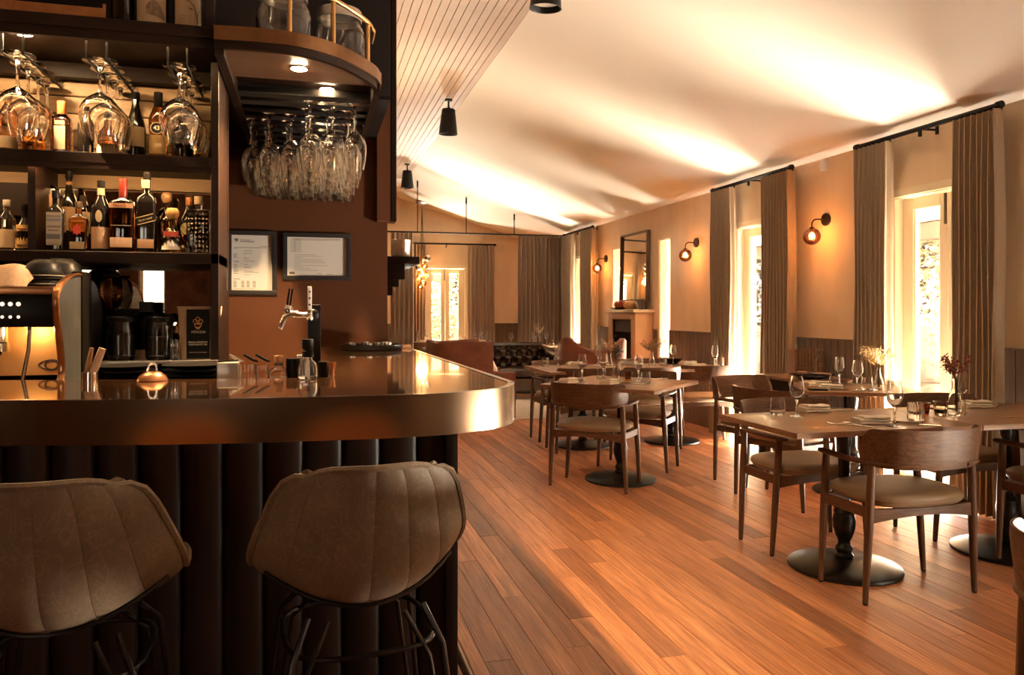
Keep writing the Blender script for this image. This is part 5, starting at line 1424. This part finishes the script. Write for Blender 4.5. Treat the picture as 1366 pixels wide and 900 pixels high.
bottle('black bottle with a round olive label behind the ribbed bottle', -.414, B, LZ, .0275, .205, 'round', None, (.40, .16, .06), [], group=g1)
MB().lathe([(0, 0), (.021, 0), (.021, .001), (0, .001)], 22).build('round_label', cm((.36, .29, .13), .6), [q for q in COL.objects if q.name.startswith('bottle')][-1], loc=(-.004, -.0265, .095)).rotation_euler = (R(90), 0, 0)
rb = thing('bottle', 'clear rectangular bottle with an embossed grid at the right end of the lower shelf', 'bottle', (-.368, F, LZ + .0004), 0, g1)
MB().box(-.036, .036, -.026, .026, 0, .150).build('glass_body', 'tumbler', rb, bevel=.006, smooth=40)
MB().lathe([(.013, .150), (.012, .185), (0, .185)], 14).build('neck', 'tumbler', rb)
MB().lathe([(.0125, .168), (.0145, .170), (.0145, .197), (0, .197)], 14).build('cap', cm((.30, .22, .14), .4), rb)
mb = MB()
for i in range(6):
    for j in range(9): mb.ball((-.028 + i * .0112, -.0265, .012 + j * .0155), .0042, 6, 4)
tag(mb.build('embossed_studs', 'tumbler', rb), kind='stuff')
# left compartment and mid shelf
g2 = 'bottles on the middle bar shelf'; MZ = 1.781
bottle('amber bottle with a cream label at the left end of the middle shelf', -.943, F, MZ, .0285, .20, 'round', gm((.7, .38, .14)), (.3, .2, .1), [(.05, .24, CREAM, 75)], group=g2)
bottle('squat amber bottle under the lit glasses on the middle shelf', -.869, F, MZ, .036, .128, 'squat', gm((.66, .26, .05)), (.3, .15, .06), [], group=g2)
bottle('amber bottle with an orange cap and tall cream label on the middle shelf', -.786, F, MZ, .0295, .172, 'square', gm((.35, .10, .03)), (.46, .12, .035), [(.08, .52, (.56, .42, .25), .55), (.54, .62, (.4, .2, .12), .5)], caph=.24, neck=.42, group=g2)
bottle('plain black bottle behind the middle glass rack', -.716, F, MZ, .024, .168, 'round', None, (.01, .008, .007), [], group=g2)
bottle('wide amber bottle with a tan label behind the middle glass rack', -.648, F, MZ, .034, .145, 'squat', gm((.55, .24, .07)), (.05, .03, .02), [(.05, .26, (.60, .42, .22), 70)], group=g2)
bottle('black round shouldered bottle with an arched cream label on the middle shelf', -.585, B - .01, MZ, .034, .243, 'slope', None, (.012, .01, .008), [(.22, .50, (.50, .36, .21), 62)], caph=.10, group=g2)
t = bottle('orange liqueur bottle with a round black 43 badge on the middle shelf', -.495, F, MZ, .0295, .222, 'round', gm((.80, .34, .08)), (.012, .009, .008), [(.06, .34, (.62, .40, .16), 60)], caph=.22, neck=.42, group=g2)
MB().lathe([(0, 0), (.018, 0), (.018, .0012), (0, .0012)], 24).build('badge', cm((.02, .014, .01), .5), t, loc=(0, -.0292, .098)).rotation_euler = (R(90), 0, 0)
MB().tube([(.0185 * math.cos(a), -.0304, .098 + .0185 * math.sin(a)) for a in [2 * PI * i / 24 for i in range(24)]], .0011, 5, True).build('badge_ring', cm((.75, .55, .3), .4), t)
text('43', t, cm((.82, .68, .46), .5), .020, (0, -.0307, .098), bold=.0004)
bottle('dark bottle base behind the right hand glass rack', -.420, F, MZ, .034, .15, 'round', None, (.01, .008, .007), [], group=g2)
bx_ = tag(box(-.36, -.335, 2.80, 2.84, MZ, MZ + .028).build('small_carton', cm((.62, .30, .12), .7), None, smooth=0), 'small orange carton at the right end of the middle shelf', 'box')
cn = thing('timber_crate', 'dark timber panel crate in the left compartment of the lower shelf', 'crate', (-.96, 2.95, LZ)); box(-.08, .075, -.01, .04, .13, .24).build('panel', 'dark_wood', cn, smooth=0); MB().box(-.08, -.07, -.01, .04, 0, .13).box(.065, .075, -.01, .04, 0, .13).build('support', 'dark_wood', cn, smooth=0)
# top deck bottles and the copper gallery
g3 = 'bottles on the top deck'; TZ2 = 2.158
bottle('black wine bottle with a thin cream strip on the top deck', -.575, 2.68, TZ2, .034, .30, 'round', None, (.01, .01, .01), [(.02, .07, CREAM, 80)], group=g3)
t = bottle('wide black bottle with a misty landscape label on the top deck', -.487, 2.68, TZ2, .048, .32, 'round', None, (.01, .01, .01), [(.02, .46, (.60, .46, .31), 60)], group=g3)
def _hz(u, v): an = -PI / 2 + R(20) + R(34) * (2 * u - 1); return (.0496 * math.cos(an), .0496 * math.sin(an), .045 + .05 * v * math.sin(PI * (.15 + .8 * u)) - .012 * u)
MB().grid(_hz, 13, 4).build('label_drawing', mottled('ink wash', (.42, .31, .20), (.16, .12, .09), 60, .7, 0), t, fix=False)
t = bottle('wide black bottle with a bird and twig label on the top deck', -.380, 2.68, TZ2, .043, .32, 'round', None, (.01, .01, .01), [(.02, .50, (.64, .50, .34), 60)], group=g3)
def on_lab(x, z): an = -PI / 2 + x / .0448; return (.0448 * math.cos(an), .0448 * math.sin(an), z)
MB().tube([on_lab(x, z) for x, z in ((.034, .03), (.030, .06), (.022, .085), (.010, .097), (-.002, .100))], .0011, 5).tube([on_lab(x, z) for x, z in ((.032, .05), (.040, .075))], .0008, 5).tube([on_lab(x, z) for x, z in ((.004, .078), (.012, .073), (.02, .074))], [.0006, .002, .0006], 6).build('label_drawing', cm((.10, .06, .04), .7), t)
for k in range(5): box(-.026, .012, -.0445, -.0425, .022 + .007 * k, .0232 + .007 * k).build('printed_line', cm((.40, .28, .17), .7), t, smooth=0)
gl_ = thing('copper_gallery', 'low hammered copper gallery strip along the top deck', 'gallery', (0, 2.60, TZ2)); box(SX0, -.605, -.006, 0, .004, .036).build('strip', 'copper', gl_, smooth=0, bevel=.001, seg=1)
for x in (-.612, -.86, -1.2): box(x, x + .008, -.010, .004, 0, .048).build('strip_post', 'copper', gl_, smooth=0)

# ================================================================= BACK COUNTER
# coffee machine
em = thing('coffee_machine', 'large copper trimmed coffee machine on the back counter', 'coffee machine', (-.69, 2.42, .92))
W = .80
MB().box(-W, -.012, .186, .50, .16, .395).build('body', 'black_plastic', em, bevel=.008, smooth=40)
box(-W, -.012, .02, .12, .305, .400).build('control_panel', cm((.012, .010, .009), .25), em, bevel=.006, smooth=40)
MB().box(-W, -.010, .012, .46, .397, .420).build('top_tray', 'copper', em, bevel=.004, smooth=40)
box(-W, -.02, .16, .185, .160, .305).build('splash_back', plain('amber lit copper splash back', (.80, .42, .15), .5, .6), em, smooth=0)
MB().box(-W, -.012, .0, .19, .115, .135).box(-W, -.012, .0, .012, .135, .150).build('drip_tray', 'copper', em, bevel=.003, smooth=40)
MB().box(-W, -.012, .05, .48, .03, .115).build('lower_body', 'black_plastic', em, bevel=.006, smooth=40)
sp = smooth_poly([(.02, .13), (.055, .16), (.060, .20), (.040, .27), (.012, .345), (.010, .395), (.05, .425), (.13, .452), (.22, .462), (.24, .462)], 4)
SIDEP = sp + [(.24, .12), (.06, .12)]
MB().prism(SIDEP, -.012, 0, 'x').build('side_plate', 'grey_side', em, smooth=40)
sp2 = smooth_poly([(.345, .455), (.42, .435), (.485, .38), (.50, .32), (.48, .24), (.42, .14), (.36, .12)], 4)
MB().prism(sp2 + [(.345, .12)], -.012, 0, 'x').build('side_plate', 'grey_side', em, smooth=40)
box(-.03, .006, .24, .345, .06, .475).build('side_spine', 'black_plastic', em, bevel=.01, smooth=40)
MB().tube([(-.004, y, z) for y, z in sp], [(.010, .006)] * len(sp), 8).build('edge_trim', 'copper', em)
MB().box(-.028, .002, -.02, .05, .0, .125).box(-W, -W + .03, -.02, .05, 0, .05).box(-.03, 0, .42, .47, 0, .05).build('feet', 'dull_steel', em, bevel=.005, smooth=40)
for g_ in range(2):
    gx = -.19 - g_ * .28
    hd = MB().lathe([(0, .305), (.036, .305), (.036, .262), (.040, .258), (.040, .235), (0, .235)], 20, (gx, .10, 0)).build('group_head', 'steel', em)
    MB().tube([(gx, .10, .235), (gx, .085, .225), (gx, -.05, .222)], [.022, .016, .014], 10).build('portafilter', 'black_plastic', hd)
    for k in range(8): MB().ball((gx + .03 + (k % 4) * .020, .018, .370 - (k // 4) * .036), .0062 if k < 4 else .0045, 8, 6, sy=.4).build('button', emit('lit button', (1, .82, .62), .2) if (k, g_) == (0, 0) else bpy.data.materials['lit button'], hd)
MB().tube([(-.085, .06, .305), (-.085, .05, .24), (-.095, .03, .15)], .0055, 8).build('steam_wand', 'steel', em)
MB().lathe([(0, 0), (.030, 0), (.034, .01), (.030, .09), (.026, .10), (0, .10)], 18, (-.245, .055, .136)).build('milk_jug', 'steel', em)
ev = [(.034 * math.cos(a), .015 * math.sin(a) * (1 - .25 * math.cos(a) ** 2)) for a in [2 * PI * i / 28 for i in range(28)]]
mb = MB().tube([(-.058 + x, .1585, .190 + z) for x, z in ev], .0022, 5, True).tube([(-.058 + .017 * math.cos(a), .1585, .190 + .014 * math.sin(a)) for a in [2 * PI * i / 20 for i in range(20)]], .003, 5, True)
mb.build('eye_emblem', cm((.06, .03, .02), .4), em)
point_lamp('splash_fill_light', (-.10, .10, .29), 0.10, (1, .62, .28), .012, em)  # added lamps that brighten the splash back, no fitting behind them
point_lamp('splash_fill_light', (-.40, .10, .29), 0.10, (1, .62, .28), .012, em)
# bowls and cloth on top
bowlm = MB().lathe([(0, .062), (.028, .062), (.046, .046), (.056, .014), (.057, 0), (.054, 0), (.052, .014), (.042, .043), (.026, .058), (0, .058)], 26).mesh('cup_body', 50)
ringm = MB().tube([(.0565 * math.cos(a), .0565 * math.sin(a), .011) for a in [2 * PI * i / 26 for i in range(26)]], .0012, 5, True).mesh('cup_rim', 50)
for i, (x, y, z, s, lb) in enumerate([(-.865, 2.60, 1.3402, .8, 'upturned dark bowl with a pale rim under the cloth on the coffee machine'), (-.775, 2.60, 1.3402, .96, 'upturned dark bowl with a pale rim on the coffee machine beside the cloth'), (-.775, 2.60, 1.3655, .96, 'dark bowl stacked on the upturned one on the coffee machine'), (-.765, 2.74, 1.3402, 1.1, 'large upturned dark bowl at the back of the coffee machine'), (-.765, 2.74, 1.3685, 1.1, 'large dark bowl stacked at the back of the coffee machine')]):
    c = thing('cup', lb, 'bowl', (x, y, z), 0, 'dark bowls on the coffee machine'); c.scale = (s, s, s)
    mk('cup_body', bowlm, cm((.020, .018, .017), .35), c); mk('cup_rim', ringm, cm((.55, .48, .40), .5), c)
def cl(u, v):
    x = -1.02 + .235 * u; y = 2.46 + .20 * v
    z = 1.425 - .045 * u + .012 * math.sin(7 * u + 3 * v) + .008 * math.sin(11 * v - 4 * u) - .045 * max(0, (.25 - v) / .25) ** 1.5 * (.6 + .5 * u) - .03 * max(0, (u - .8) / .2) ** 2
    return (x, y, z)
ct = MB().grid(cl, 34, 24).build('bar_towel', mottled('pink beige towel', (.52, .34, .22), (.62, .42, .29), 90, .95, .3), None, smooth=80, fix=False)
tag(ct, 'crumpled pinkish bar towel draped over bowls on the coffee machine', 'towel')
sm = ct.modifiers.new('thickness', 'SOLIDIFY'); sm.thickness = .004
for i in range(2):
    wc = thing('espresso_cup', 'small white cup at the left end of the coffee machine top' if i == 0 else 'second small white cup behind the first on the coffee machine', 'cup', (-.925 + .05 * i, 2.53 + .1 * i, 1.3402)); MB().lathe([(0, 0), (.018, 0), (.024, .02), (.026, .05), (.024, .05), (.020, .008), (0, .006)], 18).build('cup_body', 'white_ceramic', wc)
# grinders
gr = thing('coffee_grinder', 'black coffee grinder with a round clear hopper behind the coffee machine', 'grinder', (-.632, 2.925, .92))
box(-.022, .045, -.02, .055, 0, .36).build('body', 'black_plastic', gr, bevel=.015, smooth=40)
MB().lathe([(.02, .36), (.032, .385), (.037, .42), (.032, .455), (.018, .468), (0, .468)], 22, (-.030, .0, 0)).build('hopper', gm((.55, .42, .30)), gr)
MB().lathe([(.018, .468), (.026, .470), (.026, .478), (0, .48)], 18, (-.030, 0, 0)).build('hopper_lid', 'black_plastic', gr)
g2_ = thing('knock_grinder', 'small black hand grinder with a square hopper between the jars', 'grinder', (-.548, 2.90, 1.108))
MB().lathe([(0, 0), (.045, 0), (.042, .02), (.034, .05), (.036, .09), (.046, .115), (.046, .14), (.02, .16), (0, .16)], 18).build('body', 'black_plastic', g2_)
MB().prism([(-.022, -.022), (.022, -.022), (.022, .022), (-.022, .022)], .160, .168).prism([(-.019, -.019), (.019, -.019), (.019, .019), (-.019, .019)], .168, .195).build('hopper', 'black_plastic', g2_, smooth=0)
MB().tube([(.03, 0, .145), (.06, -.01, .150), (.085, -.01, .142)], [.006, .005, .007], 8).tube([(.03, -.02, .125), (.07, -.03, .128)], [.008, .006], 8).build('crank', 'black_plastic', g2_)
j = jar('coffee_jar', 'glass jar of dark coffee on the steel ledge beside the machine', (-.605, 2.80, 1.1084), .046, .135, fill=.62, lid='black_plastic', group='jars on the steel ledge', neck=.86, lh=.009)
j = jar('coffee_jar', 'glass jar of dark coffee on the steel ledge beside the chocolate bag', (-.487, 2.80, 1.1084), .046, .135, fill=.55, lid='black_plastic', group='jars on the steel ledge', neck=.86, lh=.009)
cd = tag(box(-.583, -.535, 2.83, 2.836, 1.108, 1.140).build('name_card', cm((.62, .40, .20), .7), None, smooth=0), 'small tan card between the two coffee jars', 'card')
bag = thing('chocolate_bag', 'black and kraft paper bag of drinking chocolate on the steel ledge', 'bag', (-.364, 2.80, 1.1084))
def bg(u, v):
    a = 2 * PI * u; e = lambda c, p: math.copysign(abs(c) ** p, c)
    w = .060 + .012 * v - .004 * math.sin(PI * v); d = .030 * (1 - v ** 2.2) + .003
    return (e(math.cos(a), .35) * w + .002 * math.sin(9 * v), e(math.sin(a), .5) * d, .178 * v)
MB().grid(bg, 32, 12, True).build('bag_body', cm((.50, .33, .20), .8), bag, smooth=60)
box(-.036, .036, -.0335, -.0318, .004, .168).build('front_label', cm((.008, .007, .007), .45), bag, smooth=0)
_lab = bag.children[-1]; _lab.rotation_euler = (0, 0, 0)
LO = cm((.80, .40, .15), .5); WHT = cm((.75, .68, .60), .5)
mb = MB()
for a in (0, 62, -62): 
    ca, sa = math.cos(R(a)), math.sin(R(a))
    pts = [(.0065 * math.sin(q) * (1), .010 - .010 * math.cos(q)) for q in [2 * PI * i / 14 for i in range(14)]]
    mb.tube([(x * ca - z * sa * 1.0 if a == 0 else x * ca - z * sa * .8, -.0345, .122 + x * sa + z * ca) for x, z in pts], .0009, 5, True)
for k in (0, .0035, .007): mb.tube([((.011 - k * .6) * math.cos(q), -.0345, .116 - k * .8 + .010 * math.sin(q) * .8) for q in [PI + PI * i / 10 for i in range(11)]], .0009, 5)
mb.tube([(-.012, -.0345, .118), (.012, -.0345, .118)], .0008, 5)
mb.build('flower_emblem', LO, bag)
text('MÖCCIA', bag, WHT, .0115, (.002, -.0339, .092))
text('PRANA DRINKING', bag, WHT, .0072, (0, -.0339, .058), bold=.0002)
text('CHOCOLATE 60%', bag, WHT, .0072, (0, -.0339, .050), bold=.0002)
box(-.028, .028, -.0340, -.0334, .0235, .0245).build('rule', WHT, bag, smooth=0)
sg = thing('shot_glass', 'small printed measuring glass beside the chocolate bag', 'glass', (-.432, 2.745, 1.1084)); MB().lathe([(0, 0), (.014, 0), (.017, .068), (.0155, .068), (.0125, .006), (0, .006)], 18).build('glass_body', 'tumbler', sg)
for k in range(3): box(-.010 + k * .007, -.006 + k * .007, -.0178, -.0168, .046, .054).build('printed_mark', WHT, sg, smooth=0)
# stacked black plates, one object each
plm = MB().lathe([(0, 0), (.055, 0), (.062, .004), (.094, .013), (.096, .0165), (.090, .0165), (.060, .0085), (0, .0075)], 30).mesh('plate', 50); plm.materials.append(cm((.014, .012, .011), .3))
for si, (x, nm) in enumerate(((-.555, 'left stack by the strainer'), (-.352, 'right stack below the bag'))):
    for k in range(12):
        o = mk('plate', plm, None, None, (x + rnd.uniform(-.002, .002), 2.60, .9204 + k * .0152)); tag(o, 'black plate in the %s, number %s from the bottom' % (nm, ['one', 'two', 'three', 'four', 'five', 'six', 'seven', 'eight', 'nine', 'ten', 'eleven', 'twelve'][k]), 'plate', 'black plates, ' + nm)
# front bar pieces
cn_ = thing('steel_beaker', 'small steel beaker holding two tampers at the back of the bar top', 'beaker', (-.578, 2.315, ZC)); MB().lathe([(0, 0), (.020, 0), (.020, .026), (.0185, .026), (.0185, .003), (0, .003)], 20).build('cup_body', 'steel', cn_)
for i, (dx, dz, r_) in enumerate(((.004, .085, .0065), (.030, .083, .011))):
    tm_ = thing('tamper', ['slim wooden handled tamper leaning in the steel beaker', 'thick ivory handled tamper leaning in the steel beaker'][i], 'tamper', (-.578, 2.315, ZC + .006)); MB().tube([(-.008 + i * .008, 0, 0), (-.008 + i * .008 + dx * .4, .003, dz * .4), (dx, .004, dz)], [r_ * .8, r_, r_ * .85], 12).build('handle', cm([(.45, .25, .12), (.68, .50, .34)][i], .4, .3), tm_)
ds = thing('copper_strainer', 'copper dome strainer with a wire loop on the bar top', 'strainer', (-.418, 2.292, ZC)); MB().lathe([(.039, 0), (.040, .002), (.034, .014), (.020, .024), (0, .027), (0, .025), (.019, .022), (.033, .012), (.037, .001)], 26).build('dome', 'copper', ds)
MB().tube([(-.012, 0, .024), (-.009, 0, .042), (-.004, 0, .047), (.004, 0, .047), (.009, 0, .042), (.012, 0, .024)], .0028, 7).build('loop_handle', 'steel', ds)
gs = thing('garnish_shelf', 'low dark shelf for bar tools behind the bar top', 'shelf', (0, 0, 0)); box(-.30, .085, 2.335, 2.60, 1.04, 1.055).build('shelf_board', cm((.03, .02, .015), .4), gs, smooth=0)
for x in (-.29, .06): box(x, x + .02, 2.56, 2.60, 0, 1.04).build('shelf_leg', 'black_metal', gs, smooth=0)
GZ = 1.0552
def simple(name, label, cat, x, y, prof, mat, part='body', n=20, z=GZ): t = thing(name, label, cat, (x, y, z)); MB().lathe(prof, n).build(part, mat, t); return t
tt = thing('steel_scoop_bin', 'tilted pale steel bin at the left of the bar tools', 'bin', (-.238, 2.46, GZ)); box(-.030, .030, -.03, .03, 0, .062).build('bin_body', 'dull_steel', tt, bevel=.004, smooth=40)
MB().tube([(-.028, -.02, .0655), (.03, -.02, .068)], .003, 6).build('bin_lid_bar', 'black_plastic', tt)
simple('mixing_glass', 'cut mixing glass left of the corked jar', 'glass', -.185, 2.44, [(0, 0), (.026, 0), (.028, .01), (.026, .056), (.024, .056), (.024, .008), (0, .008)], 'tumbler', 'glass_body', 10)
simple('mixing_glass', 'second cut mixing glass touching the corked jar', 'glass', -.140, 2.45, [(0, 0), (.018, 0), (.019, .01), (.018, .052), (.0165, .052), (.0165, .008), (0, .008)], 'tumbler', 'glass_body', 10)
cj = simple('corked_jar', 'round glass jar with a cork stopper among the bar tools', 'jar', -.093, 2.45, [(0, 0), (.026, 0), (.034, .012), (.030, .034), (.014, .046), (.014, .058), (.012, .058), (.012, .046), (.026, .034), (.029, .014), (0, .006)], 'tumbler', 'glass_body'); MB().lathe([(0, .050), (.0115, .050), (.014, .080), (0, .080)], 14).build('cork', cm((.52, .26, .13), .8), cj)
simple('black_tin', 'black tin between the corked jar and bitters bottle', 'tin', -.050, 2.46, [(0, 0), (.022, 0), (.022, .070), (0, .070)], 'black_plastic', 'tin_body')
simple('black_tin', 'black tin right of the bitters bottle', 'tin', .040, 2.42, [(0, 0), (.017, 0), (.017, .062), (0, .062)], 'black_plastic', 'tin_body')
cj2 = simple('copper_jigger', 'copper double cone jigger right of the bitters bottle', 'jigger', .062, 2.375, [(0, 0), (.020, 0), (.007, .030), (.013, .062), (.011, .062), (.005, .032), (0, .030)], 'copper', 'jigger_body')
simple('paper_cup', 'small paper cup of straws behind the bitters bottle', 'cup', -.018, 2.50, [(0, 0), (.018, 0), (.023, .078), (.0215, .078), (.0165, .004), (0, .004)], 'paper', 'cup_body')
for i, (x, a) in enumerate(((-.205, .5), (-.165, .7), (-.13, .4))):
    tg = thing('bar_tongs', ['first black handled tool lying over the mixing glasses', 'middle black handled tool lying over the mixing glasses', 'last black handled tool lying by the corked jar'][i], 'bar tool', (x, 2.46, GZ + .062)); MB().tube([(-.03, 0, .022), (0, 0, .004), (.012, 0, 0)], [.004, .0045, .003], 8).build('handle', 'black_plastic' if i else 'steel', tg)
bt = thing('bitters_bottle', 'clear round bitters bottle with a black dropper top on the bar', 'bottle', (-.007, 2.245, ZC + .0018))
MB().lathe([(0, 0), (.024, 0), (.027, .006), (.027, .030), (.022, .044), (.013, .052), (.013, .060), (.0115, .060), (.0115, .052), (.020, .043), (.0245, .030), (.0245, .008), (0, .005)], 24).build('glass_body', 'tumbler', bt)
MB().lathe([(0, .0595), (.0155, .0595), (.0155, .076), (.013, .078), (.013, .082), (.0155, .083), (.0155, .110), (0, .110)], 18).build('dropper_top', 'black_plastic', bt)
# beer tap
tp = thing('beer_tap', 'slim black beer tap column with a steel faucet', 'beer tap', (.012, 2.52, 1.0552))
MB().lathe([(0, 0), (.034, 0), (.034, .008), (.020, .012), (0, .012)], 22).build('flange', 'black_metal', tp)
box(-.020, .020, -.022, .022, .010, .236).build('column', 'black_metal', tp, bevel=.004, smooth=40)
MB().ball((-.004, -.024, .203), .019, 18, 10, sy=.5).build('boss', 'black_metal', tp)
MB().tube([(-.006, -.032, .203), (-.036, -.034, .203), (-.055, -.034, .203)], [.010, .009, .0095], 12).lathe([(.013, -.006), (.015, 0), (.013, .006)], 14, (-.040, -.034, .203)).build('shank', 'steel', tp)
MB().tube([(-.050, -.034, .206), (-.072, -.034, .206), (-.088, -.034, .196), (-.103, -.036, .160)], [.011, .011, .010, .0085], 12).build('faucet', 'steel', tp)
MB().lathe([(0, 0), (.013, 0), (.014, .006), (.012, .014), (.008, .022), (0, .022)], 14, (-.078, -.034, .212)).build('collar', 'steel', tp)
for q in (-.006, .003): box(-.004 + q, .001 + q, -.009, .009, 0, .052).build('paddle_handle', 'black_plastic', tp, bevel=.0015, smooth=40, loc=(-.074, -.034, .233)).rotation_euler = (0, R(8), 0)
MB().lathe([(0, 0), (.011, 0), (.012, .006), (.008, .012), (.009, .020), (.007, .030), (0, .030)], 14, (-.014, -.05, .188)).build('collar', 'steel', tp)
hh = box(-.0065, .0065, -.0045, .0045, 0, .074).build('tap_handle', 'white_ceramic', tp, bevel=.003, smooth=40, loc=(-.014, -.05, .218))
for k in range(3): box(-.003, .003, -.0052, -.0044, .014 + .020 * k, .020 + .020 * k).build('printed_mark', cm((.12, .06, .03), .6), hh, smooth=0)
# tray at the far end
ty = thing('round_tray', 'round black tray of small tea lights at the far end of the bar', 'tray', (.295, 3.885, ZC + .0003)); MB().lathe([(0, 0), (.145, 0), (.150, .004), (.152, .026), (.148, .026), (.145, .006), (0, .005)], 40).build('tray_body', 'black_plastic', ty)
for k in range(7):
    a = k * .9; o = tag(MB().lathe([(0, 0), (.020, 0), (.020, .030), (.018, .030), (.018, .022), (0, .022)], 14).build('tea_light', 'steel', None, loc=(.295 + .112 * math.cos(a) * (1 if k else .2), 3.885 + .112 * math.sin(a), ZC + .0056)), '%s small silver tea light cup on the round tray, counted clockwise' % ['central', 'first', 'second', 'third', 'fourth', 'fifth', 'sixth'][k], 'tea light', 'tea lights on the round tray')
pm = tag(box(.42, .50, 3.96, 4.03, ZC, ZC + .018).build('coaster_stack', cm((.20, .10, .05), .7), None, bevel=.002, smooth=30), 'short stack of brown coasters behind the round tray', 'coasters')
